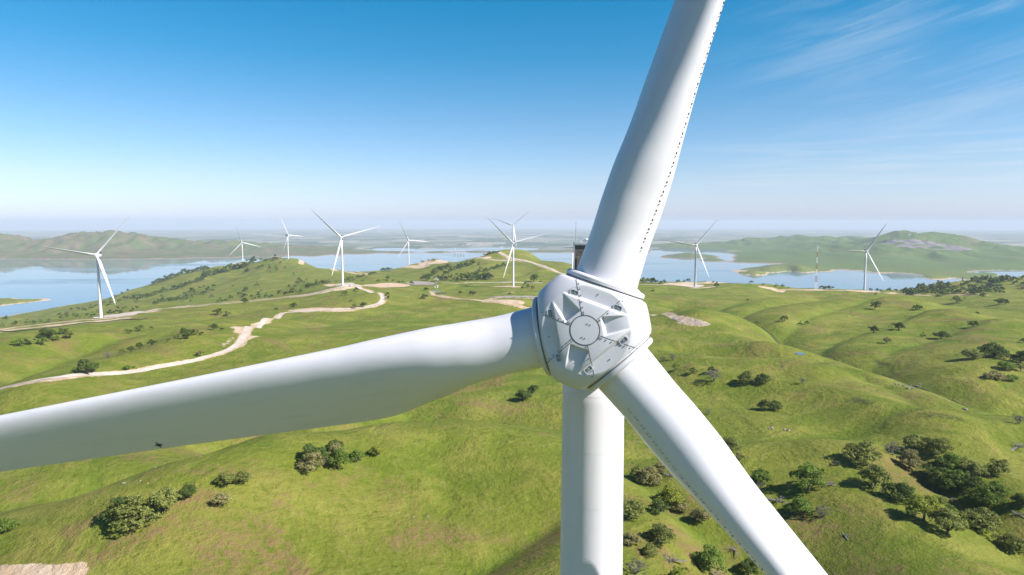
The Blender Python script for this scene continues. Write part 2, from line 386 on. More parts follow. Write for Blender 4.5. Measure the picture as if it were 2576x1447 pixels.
# quarry benches on the far mountain
qx, qy, _ = P(2340, 608, 6350)
qd = np.hypot((GX - qx) / 560, (GY - qy) / 420); qm = np.clip(1.25 - qd, 0, 1)
GZ += np.where(qd < 1.25, (np.round(GZ / 16) * 16 - GZ) * np.clip(qm * 3, 0, 1), 0)
back = np.clip((np.abs(TH) - 1.2) / 0.9, 0, 1); GZ = GZ * (1 - back) + 215 * back
far_flat = np.clip((RR - 10500) / 2500, 0, 1)
GZ = np.where((RR > 11500) & ((TH < 0.45) | (GZ < 12)), 12.0, GZ); GZ = np.where((RR > 9400) & (GZ < 8), 8.0, GZ)
GZ = np.where((RR > 3600) & (RR < 9000) & (GZ > 0), GZ + 3.5 * np.clip(GZ / 1.2, 0, 1), GZ)
# the curve of the earth lowers the far plain
GZ = GZ - np.where(RR > 9500, (RR ** 2 - 9500.0 ** 2) / (2 * 6.371e6), 0)
# shore cliff: steepen just above the waterline so a bare bank shows
def H(x, y):
    x = np.asarray(x, float); y = np.asarray(y, float)
    th = np.arctan2(x, y); r = np.clip(np.hypot(x, y), rs[0], rs[-1] - 1)
    ci = np.clip(np.interp(th, ths, np.arange(len(ths))), 0, len(ths) - 1.001); ri = np.clip(np.interp(r, rs, np.arange(len(rs))), 0, len(rs) - 1.001)
    c0 = np.floor(ci).astype(int); r0 = np.floor(ri).astype(int); a = ci - c0; b = ri - r0
    return (GZ[c0, r0] * (1 - a) + GZ[c0 + 1, r0] * a) * (1 - b) + (GZ[c0, r0 + 1] * (1 - a) + GZ[c0 + 1, r0 + 1] * a) * b
def hit(px, py, rmin=100):
    """first ground point seen in an image direction"""
    sx, sz = ray(px, py); th = math.atan(sx); q = math.hypot(1, sx)
    rr = rs[rs > rmin]; rr = np.concatenate([rr, (rr[:-1] + rr[1:]) / 2]); rr.sort()
    gx, gy = rr * math.sin(th), rr * math.cos(th)
    d = CAMZ + sz * rr / q - H(gx, gy)
    k = np.where(d < 0)[0]
    if len(k) == 0 or k[0] == 0: i = len(rr) - 1; t = rr[i]
    else: i = k[0]; t = rr[i - 1] + (rr[i] - rr[i - 1]) * d[i - 1] / (d[i - 1] - d[i])
    x, y = t * math.sin(th), t * math.cos(th)
    return Vector((x, y, float(H(x, y))))

# ------------------------------------------------------------------ ground sheet
na, nr = GZ.shape
gv = np.stack([GX, GY, GZ], -1).reshape(-1, 3)
ii = np.arange(na * nr).reshape(na, nr)
gf = np.stack([ii[:-1, :-1], ii[:-1, 1:], ii[1:, 1:], ii[1:, :-1]], -1).reshape(-1, 4)

# bare soil mask stored on the mesh (verges, banks, scars)
soil = np.zeros_like(GZ)
def soil_line(pts, wd, amt=1.0):
    pl = np.array([tuple(hit(*p))[:2] for p in pts])
    lo = pl.min(0) - wd * 3; hi = pl.max(0) + wd * 3
    m = (GX > lo[0]) & (GX < hi[0]) & (GY > lo[1]) & (GY < hi[1])
    d = seg_dist(GX[m], GY[m], pl)
    soil[m] = np.maximum(soil[m], amt * np.clip(1.5 - d / wd, 0, 1))
ROAD = {
 'ridge': [(-40, 832), (0, 829), (60, 821), (130, 813), (190, 806), (254, 801.5), (310, 795), (345, 787), (375, 782), (450, 772), (510, 767), (566, 762), (614, 757.5), (664, 752.4), (715, 747), (762, 742.6), (815, 734), (859, 727.5), (898, 722), (928, 716), (960, 713.5), (996, 713)],
 'loop': [(898, 722), (928, 730), (957, 738.7), (967, 748.5), (963, 757), (957, 764), (937.6, 772), (900, 777), (859.4, 780.7), (781, 783.7), (742, 784.7), (712, 787), (703, 792), (698, 799), (668, 811), (644, 816.5), (626, 824), (618, 836), (614, 850), (600, 869), (580, 880), (550, 891), (475, 908.5), (375, 926), (250, 941), (125, 956), (60, 966), (0, 979), (-60, 992)],
 'mast': [(1082, 733), (1088, 739), (1100, 744), (1120, 747.5), (1143, 750.4), (1201.8, 755.3), (1231, 757.5), (1270, 764), (1309.4, 772), (1350, 779)],
 'spur': [(1215, 756.5), (1232, 752.5), (1250.7, 750.4), (1300, 750), (1342.6, 750.4), (1400, 751)],
 'middle': [(1110, 713), (1123.6, 712.3), (1182, 711.2), (1230, 711), (1280, 711.3), (1358, 711.7), (1440, 712), (1560, 714), (1603, 717), (1650, 716.5), (1700, 716.5), (1748, 718.5)],
 'knoll': [(1256, 635.5), (1263, 638.5), (1270, 643), (1280, 648.7), (1290, 651.6), (1304, 653), (1319, 655.6), (1334, 659.5), (1348.5, 664), (1372, 673), (1397.4, 683), (1440, 697)],
 'branch': [(1205.7, 649.7), (1218, 651), (1231, 652.8), (1250.7, 656), (1270, 656), (1290, 655.6), (1319, 655.6)],
 'saddle': [(757, 664.5), (795, 671), (840, 679.5), (898.5, 688.7), (925, 690)],
 'crest': [(1971, 729.5), (2051, 730.5), (2110, 731), (2174, 733.5), (2250, 737.5), (2327, 742), (2405, 742), (2480, 742)],
}
soil_line(ROAD['ridge'][:7], 15); soil_line([(p[0], p[1] + 6) for p in ROAD['ridge'][1:7]], 11)
soil_line(ROAD['ridge'][6:], 9, 0.9); soil_line([(p[0], p[1] + 2) for p in ROAD['ridge'][9:17]], 8, 1.0)
soil_line(ROAD['loop'][:12], 5); soil_line(ROAD['loop'][10:20], 5); soil_line(ROAD['loop'][19:], 3.6, 0.95)
soil_line([(742, 781), (781, 778), (840, 780), (880, 780)], 9)
soil_line([(596, 824), (612, 826), (604, 836)], 6); soil_line([(622, 850), (637, 846)], 5)
soil_line(ROAD['mast'], 4); soil_line([(1231, 757.5), (1300, 761)], 12); soil_line(ROAD['spur'], 4)
soil_line(ROAD['middle'][1:6], 5); soil_line(ROAD['middle'][9:], 6); soil_line(ROAD['knoll'], 8); soil_line(ROAD['branch'], 8)
soil_line(ROAD['saddle'], 9); soil_line(ROAD['crest'], 8)
soil_line([(345, 786), (375, 784)], 16)
soil_line([(830, 716), (905, 718), (960, 715)], 15); soil_line([(940, 722), (1010, 720)], 12)
soil_line([(1035, 665), (1070, 663.5), (1110, 661), (1143, 658.8)], 22); soil_line([(1015, 672), (1070, 671)], 16)
soil_line([(1206, 649), (1225, 648)], 14)
soil_line([(1690, 716), (1740, 712), (1800, 712), (1850, 712)], 22); soil_line([(1750, 726), (1790, 722)], 12)
soil_line([(1917, 722), (1945, 727), (1962, 733.5)], 9)
soil_line([(2020, 730), (2080, 730)], 12); soil_line([(2110, 731), (2200, 734)], 14); soil_line([(2290, 741), (2330, 743.5)], 9)
soil_line([(588, 665.5), (604, 665.8)], 20)
soil_line([(1640, 792), (1697, 799), (1745, 808), (1775, 816)], 4.5); soil_line([(1722, 808), (1765, 815)], 7)
soil_line([(-40, 1440), (0, 1434), (60, 1432), (110, 1434), (150, 1432), (200, 1428)], 1.9, 1.0); soil_line([(-20, 1455), (180, 1452)], 3.6, 1.0)
soil_line([(1270, 737), (1290, 736)], 6, 0.7); soil_line([(585, 850), (560, 872)], 3, .5)
# shorelines of the low reservoir
shore = (RR > 1800) & (GZ < np.where(RR > 3600, 4.3, 1.5)) & (GZ > -3) & (RR < 7900)
soil[shore] = np.maximum(soil[shore], 0.95)
# quarry
qn = fbm(GX / 260, GY / 90, 55, 4)
qq = np.clip(1.15 - np.hypot((GX - qx) / 800, (GY - qy) / 420) + qn * 0.9, 0, 1)
quarry = np.clip(qq * 2.2, 0, 1) * (RR > 5400) * (RR < 7300)
moist = np.zeros_like(GZ); creek = np.zeros_like(GZ)
for amp, wd, pl in fx:
    if amp < 0:
        lo = pl.min(0) - wd * 2; hi = pl.max(0) + wd * 2
        m = nearm & (GX > lo[0]) & (GX < hi[0]) & (GY > lo[1]) & (GY < hi[1])
        moist[m] = np.maximum(moist[m], np.exp(-(seg_dist(GX[m], GY[m], pl) / (wd * 0.3)) ** 2))
cm = nearm & (GX > 150)
creek[cm] = np.clip(1.3 - seg_dist(GX[cm], GY[cm], fx[7][2]) / 3.0, 0, 1)
for q_ in ([(2150, 1006), (2185, 1012)], [(2322, 1044), (2370, 1046), (2405, 1052)], [(2205, 908), (2232, 918)], [(2084, 912), (2130, 920)]):
    pl_ = np.array([tuple(hit(*p))[:2] for p in q_]); creek[cm] = np.maximum(creek[cm], 0.55 * np.clip(1.4 - seg_dist(GX[cm], GY[cm], pl_) / 6.0, 0, 1))
# valley land beyond the lake
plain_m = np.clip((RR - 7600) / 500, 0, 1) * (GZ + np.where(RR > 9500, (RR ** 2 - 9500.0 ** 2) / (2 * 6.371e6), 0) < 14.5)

def attr(me, name, arr):
    a = me.attributes.new(name, 'FLOAT', 'POINT'); a.data.foreach_set('value', arr.astype(np.float32).ravel())

gm, t, b, o = new_mat('grassland')
geo = t.n.new('ShaderNodeNewGeometry'); pos = geo.outputs['Position']
flat = t.mapping(pos, scale=(1, 1, 0.3))
def A_(nm): return t.node('ShaderNodeAttribute', attribute_name=nm).outputs['Fac']
n_big = t.noise(flat, 0.006, 4, 0.55); n_mid = t.noise(flat, 0.035, 5, 0.6, 0.6); n_sm = t.noise(flat, 0.35, 5, 0.68); n_fine = t.noise(flat, 2.2, 4, 0.75)
n_pat = t.noise(t.mapping(pos, loc=(91, 13, 0), scale=(1, 1, .3)), 0.018, 6, 0.66, 1.0)
tus = t.noise(t.mapping(pos, loc=(5, 9, 0), rot=(0, 0, .5), scale=(1, 2.6, 1)), 0.9, 5, 0.7)
g = t.mix(t.ramp(n_big, 0.35, 0.65), (0.116, 0.168, 0.013), (0.164, 0.186, 0.022))
g = t.mix(t.ramp(n_mid, 0.40, 0.68), g, (0.238, 0.228, 0.042))
g = t.mix(t.math('MULTIPLY', t.ramp(n_sm, 0.50, 0.30), 0.6), g, (0.076, 0.114, 0.010))
g = t.mix(t.math('MULTIPLY', t.ramp(n_sm, 0.53, 0.72), 0.5), g, (0.300, 0.272, 0.078))
g = t.mix(t.math('MULTIPLY', t.ramp(tus, 0.57, 0.76), 0.5), g, (0.048, 0.078, 0.008))
g = t.mix(t.math('MULTIPLY', t.ramp(n_fine, 0.35, 0.70), 0.45), g, (0.085, 0.110, 0.016), 'MIX')
g = t.mix(t.math('MULTIPLY', t.math('MULTIPLY', A_('moist'), t.ramp(n_mid, 0.3, 0.6)), 0.6), g, (0.105, 0.170, 0.014))
n_m2 = t.noise(t.mapping(pos, loc=(40, 7, 0), rot=(0, 0, .7), scale=(1, 1.7, .3)), 0.022, 4, 0.55, 0.5)
g = t.mix(t.math('MULTIPLY', t.ramp(n_m2, 0.50, 0.34), 0.6), g, (0.096, 0.142, 0.012))
g = t.mix(t.math('MULTIPLY', t.ramp(n_m2, 0.54, 0.70), 0.5), g, (0.250, 0.245, 0.050))
# dry brownish patches on the thin-soiled slopes
dry = t.math('MULTIPLY', t.ramp(n_pat, 0.51, 0.66), t.ramp(n_sm, 0.35, 0.6))
g = t.mix(t.math('MULTIPLY', dry, 0.78), g, (0.215, 0.130, 0.066))
g = t.mix(t.ramp(t.math('ADD', A_('creek'), t.math('MULTIPLY', t.math('SUBTRACT', n_sm, .5), .8)), .4, .7), g, (0.060, 0.062, 0.024))
# distant hills are drier and browner along the gullies
distn = t.node('ShaderNodeVectorMath', {0: pos}, operation='LENGTH').outputs['Value']
farf = t.ramp(distn, 4200, 5600)
hb = t.noise(t.mapping(pos, scale=(1, .7, 1.5)), 0.0035, 5, 0.6, 0.8)
gf_c = t.mix(t.ramp(hb, 0.42, 0.62), (0.095, 0.125, 0.026), (0.185, 0.130, 0.072))
gf_c = t.mix(t.ramp(t.noise(pos, 0.012, 5, .65), 0.35, 0.7), gf_c, (0.085, 0.100, 0.045))
sx_ = t.node('ShaderNodeSeparateXYZ', {0: pos}).outputs[0]
gf_c = t.mix(t.ramp(sx_, 900, 2400), gf_c, t.mix(t.ramp(hb, 0.55, 0.72), (0.085, 0.130, 0.022), (0.140, 0.130, 0.05)))
g = t.mix(farf, g, gf_c)
soiln = t.math('ADD', A_('soil'), t.math('MULTIPLY', t.math('SUBTRACT', t.noise(pos, 0.30, 6, .75), 0.5), 1.7))
sm = t.ramp(soiln, 0.38, 0.66)
soilc = t.mix(t.ramp(t.noise(pos, 0.09, 5, .65), 0.35, 0.68), (0.46, 0.33, 0.21), (0.62, 0.48, 0.35))
soilc = t.mix(t.math('MULTIPLY', t.ramp(t.noise(pos, 0.8, 5, .7), 0.5, 0.75), 0.4), soilc, (0.30, 0.21, 0.13))
soilc = t.mix(farf, soilc, (0.27, 0.20, 0.145))
g = t.mix(sm, g, soilc)
qc = t.mix(t.ramp(t.noise(t.mapping(pos, scale=(1, 1, 6)), 0.012, 6, .7), 0.35, 0.65), (0.12, 0.105, 0.11), (0.25, 0.215, 0.21))
g = t.mix(t.ramp(t.math('ADD', A_('quarry'), t.math('MULTIPLY', t.math('SUBTRACT', t.noise(pos, .012, 5, .7), .5), .9)), 0.45, 0.6), g, qc)
# farmland of the valley floor: fields, orchards, roofs
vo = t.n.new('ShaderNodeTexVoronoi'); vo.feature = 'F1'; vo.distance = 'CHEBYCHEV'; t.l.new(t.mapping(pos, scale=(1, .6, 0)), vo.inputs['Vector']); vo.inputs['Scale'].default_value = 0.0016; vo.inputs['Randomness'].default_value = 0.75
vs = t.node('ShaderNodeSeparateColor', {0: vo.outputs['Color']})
fc = t.mix(t.ramp(vs.outputs[0], 0.2, 0.8), (0.145, 0.170, 0.120), (0.225, 0.230, 0.180))  # haze painted into the field colours: paler, less green, so the plain blends away
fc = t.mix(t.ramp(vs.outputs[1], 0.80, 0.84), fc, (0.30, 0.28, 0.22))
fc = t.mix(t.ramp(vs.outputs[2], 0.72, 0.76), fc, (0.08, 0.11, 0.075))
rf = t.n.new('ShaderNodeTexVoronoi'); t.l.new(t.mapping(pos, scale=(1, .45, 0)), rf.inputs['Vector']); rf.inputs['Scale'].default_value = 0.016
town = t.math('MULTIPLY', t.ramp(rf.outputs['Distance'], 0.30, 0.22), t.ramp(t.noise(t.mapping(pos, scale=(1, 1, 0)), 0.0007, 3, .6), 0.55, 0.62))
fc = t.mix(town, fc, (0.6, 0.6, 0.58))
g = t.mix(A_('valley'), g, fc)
t.l.new(g, b.inputs['Base Color']); b.inputs['Roughness'].default_value = 0.95; b.inputs['Specular IOR Level'].default_value = 0.12
bh = t.math('ADD', t.math('MULTIPLY', n_sm, 1.6), t.math('ADD', t.math('MULTIPLY', n_fine, 0.35), t.math('MULTIPLY', tus, 0.5)))
bh = t.math('ADD', bh, t.math('MULTIPLY', n_mid, 5.0))
bmp = t.node('ShaderNodeBump', {'Height': bh, 'Strength': 0.9, 'Distance': 1.0}); t.l.new(bmp.outputs[0], b.inputs['Normal'])
ground = link_mesh('ground', gv, gf, gm, smooth=True); tag(ground, 'rolling green grass hills above a reservoir', kind='structure')
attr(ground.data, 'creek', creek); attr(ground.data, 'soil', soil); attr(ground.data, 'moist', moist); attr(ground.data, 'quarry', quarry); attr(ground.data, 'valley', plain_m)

# ------------------------------------------------------------------ reservoir
wm, t, b, o = new_mat('reservoir_water')
pos = t.n.new('ShaderNodeNewGeometry').outputs['Position']
st = t.noise(t.mapping(pos, scale=(0.35, 1.6, 1)), 0.0016, 6, 0.62, 0.8)
b.inputs['Base Color'].default_value = (0.10, 0.17, 0.21, 1); b.inputs['IOR'].default_value = 1.33
t.l.new(t.ramp(st, 0.50, 0.66, 0.02, 0.16), b.inputs['Roughness'])
wb = t.node('ShaderNodeBump', {'Height': t.noise(pos, 0.25, 3, .6), 'Strength': 0.02, 'Distance': 0.5}); t.l.new(wb.outputs[0], b.inputs['Normal'])
lake = link_mesh('reservoir_water', [(-14000, 1400, 0), (14000, 1400, 0), (14000, 10800, 0), (-14000, 10800, 0)], [(0, 1, 2, 3)], wm)
tag(lake, 'calm pale blue reservoir between green hills', kind='structure')

# ------------------------------------------------------------------ roads and pads (sheets draped on the ground)
def gravel_mat(name, c1, c2):
    m, t, b, o = new_mat(name)
    pos = t.n.new('ShaderNodeNewGeometry').outputs['Position']
    c = t.mix(t.ramp(t.noise(pos, 0.12, 5, .65), 0.35, 0.68), c1, c2)
    c = t.mix(t.math('MULTIPLY', t.ramp(t.noise(pos, 1.4, 4, .7), 0.5, 0.8), 0.35), c, tuple(x * .6 for x in c1))
    t.l.new(c, b.inputs['Base Color']); b.inputs['Roughness'].default_value = 0.95; b.inputs['Specular IOR Level'].default_value = 0.15
    return m
M_gravel = gravel_mat('pale_gravel', (0.44, 0.37, 0.30), (0.56, 0.48, 0.41))
M_dirt = gravel_mat('tan_dirt', (0.44, 0.31, 0.195), (0.56, 0.42, 0.29))
M_grey = gravel_mat('grey_gravel', (0.24, 0.21, 0.19), (0.34, 0.30, 0.27))
def resample(pl, step):
    out = [Vector(pl[0])]
    pts = [Vector(p) for p in pl]
    for i in range(len(pts) - 1):
        p0, p1, p2, p3 = pts[max(i - 1, 0)], pts[i], pts[i + 1], pts[min(i + 2, len(pts) - 1)]
        k = max(1, int((p2 - p1).length / step))
        for j in range(1, k + 1):
            u = j / k
            out.append(0.5 * ((2 * p1) + (p2 - p0) * u + (2 * p0 - 5 * p1 + 4 * p2 - p3) * u * u + (3 * p1 - p0 - 3 * p2 + p3) * u ** 3))
    return out
def road(name, px, wd, mat, label, dz=0.35):
    w_ = [hit(*p).to_2d() for p in px]
    for _ in range(2): w_ = [w_[0]] + [w_[i] * .6 + (w_[i - 1] + w_[i + 1]) * .2 for i in range(1, len(w_) - 1)] + [w_[-1]]
    pl = resample(w_, 4.0)
    vs = []; fs = []; k = 5
    for i, p in enumerate(pl):
        d = (pl[min(i + 1, len(pl) - 1)] - pl[max(i - 1, 0)]).normalized(); nrm = Vector((-d.y, d.x))
        jl = wd / 2 * (1 + 0.16 * math.sin(i * 0.9) * math.sin(i * 0.37 + 1)); jr = wd / 2 * (1 + 0.16 * math.sin(i * 0.7 + 2) * math.cos(i * 0.29))
        for q in range(k):
            s = -jl + (jl + jr) * q / (k - 1); a = p + nrm * s; vs.append((a.x, a.y, 0))
    va = np.array(vs); h = H(va[:, 0], va[:, 1]); dist = np.hypot(va[:, 0], va[:, 1])
    va[:, 2] = h + dz * np.clip(dist / 1000, 0.4, 2.2)
    for i in range(len(pl) - 1):
        for q in range(k - 1): fs.append((i * k + q, i * k + q + 1, (i + 1) * k + q + 1, (i + 1) * k + q))
    o = link_mesh(name, va, np.array(fs), mat, smooth=True); tag(o, label, kind='structure'); return o
road('gravel_road', ROAD['ridge'], 7.5, M_gravel, 'pale gravel road along the left ridge past two turbines')
road('gravel_road', ROAD['loop'], 6.0, M_gravel, 'pale gravel road winding down to the left edge')
road('gravel_road', ROAD['mast'], 4.5, M_dirt, 'tan track from the small telecom mast', 0.3)
road('gravel_road', ROAD['spur'], 4.0, M_dirt, 'short track branching towards the hub')
road('gravel_road', ROAD['middle'], 6.0, M_gravel, 'straight gravel road behind the middle turbine')
road('gravel_road', ROAD['knoll'], 8.0, M_gravel, 'gravel road climbing the knoll behind the hub')
road('gravel_road', ROAD['branch'], 7.0, M_gravel, 'dirt road crossing the knoll foot', 0.5)
road('gravel_road', ROAD['saddle'], 9.0, M_dirt, 'dirt road over the saddle above the lake')
road('gravel_road', ROAD['crest'], 5.0, M_dirt, 'dirt road along the right crest')
def pad(name, poly, mat, label, dz=0.3, seed=0):
    pl = [hit(*p).to_2d() for p in poly]
    c = sum(pl, Vector((0, 0))) / len(pl); ring = resample(pl + [pl[0]], 2.5)[:-1]
    rr_ = random.Random(seed); n = len(ring); vs = [(c.x, c.y)]; K = 8
    jit = [1 + 0.06 * math.sin(i * .8 + seed) * math.cos(i * .31) + rr_.uniform(-.03, .03) for i in range(n)]
    for k in range(1, K + 1):
        for i, p in enumerate(ring):
            q = c + (p - c) * (k / K) * (jit[i] if k == K else 1); vs.append((q.x, q.y))
    vs = np.array(vs); h = H(vs[:, 0], vs[:, 1]); dist = np.hypot(vs[:, 0], vs[:, 1])
    va = np.column_stack([vs, h + dz * np.clip(dist / 1000, 0.4, 2.2)])
    fs = [(0, 1 + i, 1 + (i + 1) % n) for i in range(n)]
    for k in range(K - 1):
        for i in range(n):
            a = 1 + k * n + i; b2 = 1 + k * n + (i + 1) % n; fs.append((a, a + n, b2 + n, b2))
    o = link_mesh(name, [tuple(v) for v in va], fs, mat, smooth=True); tag(o, label, kind='structure'); return o
pad('crane_pad', [(262, 800), (300, 797.5), (352, 789), (362, 786), (345, 784), (300, 790), (262, 795)], M_gravel, 'gravel crane pad at the left turbine', 0.45)
pad('crane_pad', [(845, 720), (885, 720.5), (905, 718), (890, 714), (850, 714.5)], M_gravel, 'gravel crane pad at the second turbine')
pad('dirt_lot', [(935, 722), (975, 724), (1020, 722), (1032, 718), (1010, 714.5), (950, 715)], M_dirt, 'bare dirt lot beside the road fork', 0.42)
pad('gravel_lot', [(1018, 713.5), (1040, 717), (1085, 717.5), (1093, 713), (1075, 709.5), (1040, 709)], M_grey, 'grey gravel lot behind the telecom mast', 0.42)
pad('crane_pad', [(1229, 721.5), (1265, 722.8), (1291, 723.8), (1309, 722.8), (1306, 720.8), (1270, 720.2)], M_dirt, 'thin dirt pad at the middle turbine')
pad('gravel_lot', [(1224, 750), (1290, 747.8), (1345, 748.6), (1400, 749), (1400, 746.2), (1345, 745.6), (1280, 745), (1245, 746.5)], M_grey, 'grey gravel strip left of the hub', 0.3)
pad('crane_pad', [(1706, 719), (1735, 723), (1758, 724), (1772, 719), (1752, 716.5), (1720, 716.5)], M_gravel, 'gravel crane pad at the turbine right of the big blade')
pad('dirt_pad', [(2018, 729.5), (2040, 732), (2070, 732.3), (2090, 730.6), (2065, 728.6), (2035, 728.2)], M_dirt, 'round dirt pad under the lattice mast')
pad('crane_pad', [(2120, 732), (2160, 735), (2205, 736), (2212, 734), (2180, 731.5), (2140, 731)], M_dirt, 'dirt pad at the rightmost turbine')

# ------------------------------------------------------------------ wind turbines
def paint(name, col=(0.655, 0.635, 0.665), rough=0.35, streak=0.09):
    m, t, b, o = new_mat(name)
    oc = t.n.new('ShaderNodeTexCoord').outputs['Object']
    nz = t.noise(t.mapping(oc, scale=(1, 1, .15)), 1.6, 5, 0.65); n2 = t.noise(oc, 0.35, 4, .6)
    c = t.mix(t.ramp(nz, 0.45, 0.8), col, tuple(x * (1 - streak) for x in col))
    c = t.mix(t.math('MULTIPLY', t.ramp(n2, 0.5, 0.75), 0.5), c, tuple(x * y for x, y in zip(col, (0.96, 0.95, 0.93))))
    t.l.new(c, b.inputs['Base Color']); t.l.new(t.ramp(n2, 0.3, 0.7, rough * .85, rough * 1.2), b.inputs['Roughness'])
    b.inputs['Coat Weight'].default_value = 0.0
    bp = t.node('ShaderNodeBump', {'Height': t.noise(oc, 1.1, 3, .6), 'Strength': 0.05, 'Distance': 0.1}); t.l.new(bp.outputs[0], b.inputs['Normal'])
    return m
M_white = paint('white_paint')
M_hub = paint('hub_white', (0.58, 0.57, 0.60), 0.42, 0.06)
M_dark = plain('dark_grey', (0.055, 0.055, 0.055), 0.6)
M_vg = plain('fin_grey', (0.33, 0.33, 0.33), 0.6)
M_seam = plain('seam_rubber', (0.10, 0.10, 0.10), 0.6)
M_seal = plain('root_seal', (0.16, 0.13, 0.10), 0.8)
M_steel = plain('galvanised_steel', (0.42, 0.43, 0.44), 0.45, 0.6)
M_cool = plain('cooler_mesh', (0.075, 0.070, 0.066), 0.8, 0, 0.35, 6)
M_glassy = plain('hatch_glass', (0.20, 0.22, 0.23), 0.15, 0, .5, 14)
M_tseam = plain('tower_joint', (0.62, 0.61, 0.60), 0.5)

def interp(x, xs, ys):
    # monotone cubic between the table's stations
    if x <= xs[0]: return float(ys[0])
    if x >= xs[-1]: return float(ys[-1])
    k = max(i for i in range(len(xs) - 1) if xs[i] <= x); d = [(ys[i + 1] - ys[i]) / (xs[i + 1] - xs[i]) for i in range(len(xs) - 1)]
    def sl(i):
        if i == 0: return d[0]
        if i == len(xs) - 1: return d[-1]
        return 0.0 if d[i - 1] * d[i] <= 0 else 2 * d[i - 1] * d[i] / (d[i - 1] + d[i])
    h = xs[k + 1] - xs[k]; t = (x - xs[k]) / h
    return ys[k] * (2 * t ** 3 - 3 * t * t + 1) + h * sl(k) * (t ** 3 - 2 * t * t + t) + ys[k + 1] * (3 * t * t - 2 * t ** 3) + h * sl(k + 1) * (t ** 3 - t * t)
CH = ([1.7, 4, 6, 8, 11, 14, 20, 33, 50, 65, 71, 74], [2.88, 2.78, 3.13, 3.80, 4.42, 4.33, 4.02, 3.24, 2.11, 1.25, .8, .12])
TK = ([1.7, 4, 8, 11, 14, 20, 33, 50, 74], [1, .93, .53, .425, .345, .275, .25, .20, .17])
TW = ([1.7, 8, 20, 40, 74], [11.8, 8.3, 9.8, 1.95, 0])
AX = ([1.7, 5, 12, 74], [.52, .442, .295, .311])
CONE = 2.88
def blade_section(r, pitch, ns):
    """points in (inplane_te, thickness_forward) plane for span r"""
    c = interp(r, *CH); tk = interp(r, *TK); ax = interp(r, *AX); wc = max(0.0, min(1.0, 1 - (r - 2.5) / 8.6)); wc = wc * wc * (3 - 2 * wc)
    th = R(pitch + interp(r, *TW)); pts = []
    for k in range(ns):
        a = 2 * math.pi * k / ns; x = (1 - math.cos(a)) / 2; sg = 1 if a < math.pi else -1
        naca = 5 * (0.2969 * math.sqrt(max(x, 0)) - 0.1260 * x - 0.3516 * x * x + 0.2843 * x ** 3 - 0.1015 * x ** 4)
        camber = 0.03 * 4 * x * (1 - x)
        ya = sg * naca * tk * (1.05 if sg > 0 else 0.90) - camber * 0.5
        yc = 0.5 * math.sin(a)
        y = ya * (1 - wc) + yc * wc
        s = (x - ax) * c; y *= c
        pts.append((s, y))
    bend = 2.2 * (r / 74) ** 2 + math.sin(R(CONE)) * r
    return [(s * math.cos(th) + y * math.sin(th) * 1.0, y * math.cos(th) - s * math.sin(th) + bend) for s, y in pts]
# blade local frame: +Z along the blade, +X towards the trailing edge (in the rotor plane), +Y upwind (towards the viewer)
def blade_mesh(rings, ns, pitch):
    vs = []; fs = []
    for r in rings:
        for s, y in blade_section(r, pitch, ns): vs.append((s, y, r))
    m = len(rings)
    for i in range(m - 1):
        for k in range(ns): fs.append((i * ns + k, i * ns + (k + 1) % ns, (i + 1) * ns + (k + 1) % ns, (i + 1) * ns + k))
    fs.append(tuple((m - 1) * ns + k for k in range(ns))); fs.append(tuple(range(ns))[::-1])
    return vs, fs

def dome_z(rho):
    q = min(1.0, rho / 2.85); return 2.25 * (1 - q ** 3) ** (1 / 3)
B_ANG = [R(18.2), R(138.75), R(258.14)]
def face_z(x, y):
    """height of the spinner's front surface; x right, y up as seen from the front"""
    z = dome_z(math.hypot(x, y)); floor = 1.99; dmask = 0; scoop = 0
    st = lambda v: 0 if v <= 0 else (1 if v >= 1 else v * v * (3 - 2 * v))
    for a in B_ANG:
        bx, by = math.sin(a), math.cos(a)
        dmask = max(dmask, st((x * bx + y * by - 1.17) / 0.10))
        s = -(x * bx + y * by); tt = x * by - y * bx
        wob = 0.36 + 0.05 * math.cos(s * 3)
        if s > .7: scoop = max(scoop, st((s - 0.76) / 0.10) * st((0.43 - 0.10 * (s - .76) + .05 * tt - abs(tt)) / 0.09) * 0.25 * max(0.0, 1 - (s - .76) / 1.12))
    return z - max(scoop, max(0.0, z - floor) * dmask)
def spinner_mesh(nphi, nth):
    vs = []; fs = []
    bd = [(math.sin(a), math.cos(a)) for a in B_ANG]
    for i in range(nth + 1):
        th = math.pi * 0.80 * i / nth                      # 0 = nose
        for k in range(nphi):
            ph = 2 * math.pi * k / nphi; dx, dy, dz = math.sin(th) * math.cos(ph), math.sin(th) * math.sin(ph), math.cos(th)
            rho = math.sin(th); p = 3.0; zf = 2.25 if dz > 0 else 2.6
            rd = ((rho / 2.85) ** p + (abs(dz) / zf) ** p) ** (-1 / p)
            inv = (1 / rd) ** 40
            for bx, by in bd:
                q = dx * bx + dy * by
                if q > 0.02: inv += (q / 1.95) ** 40
                if q < -0.02: inv += (-q / 2.74) ** 40
            r = inv ** (-1 / 40)
            x, y, z = dx * r, dy * r, dz * r
            if z > 0.6:
                dzf = dome_z(math.hypot(x, y)); z = min(z, z + (face_z(x, y) - dzf))
            vs.append((x, y, z))
    for i in range(nth):
        for k in range(nphi):
            fs.append((i * nphi + k, (i + 1) * nphi + k, (i + 1) * nphi + (k + 1) % nphi, i * nphi + (k + 1) % nphi))
    fs.append(tuple(nth * nphi + k for k in range(nphi))[::-1])
    return vs, fs

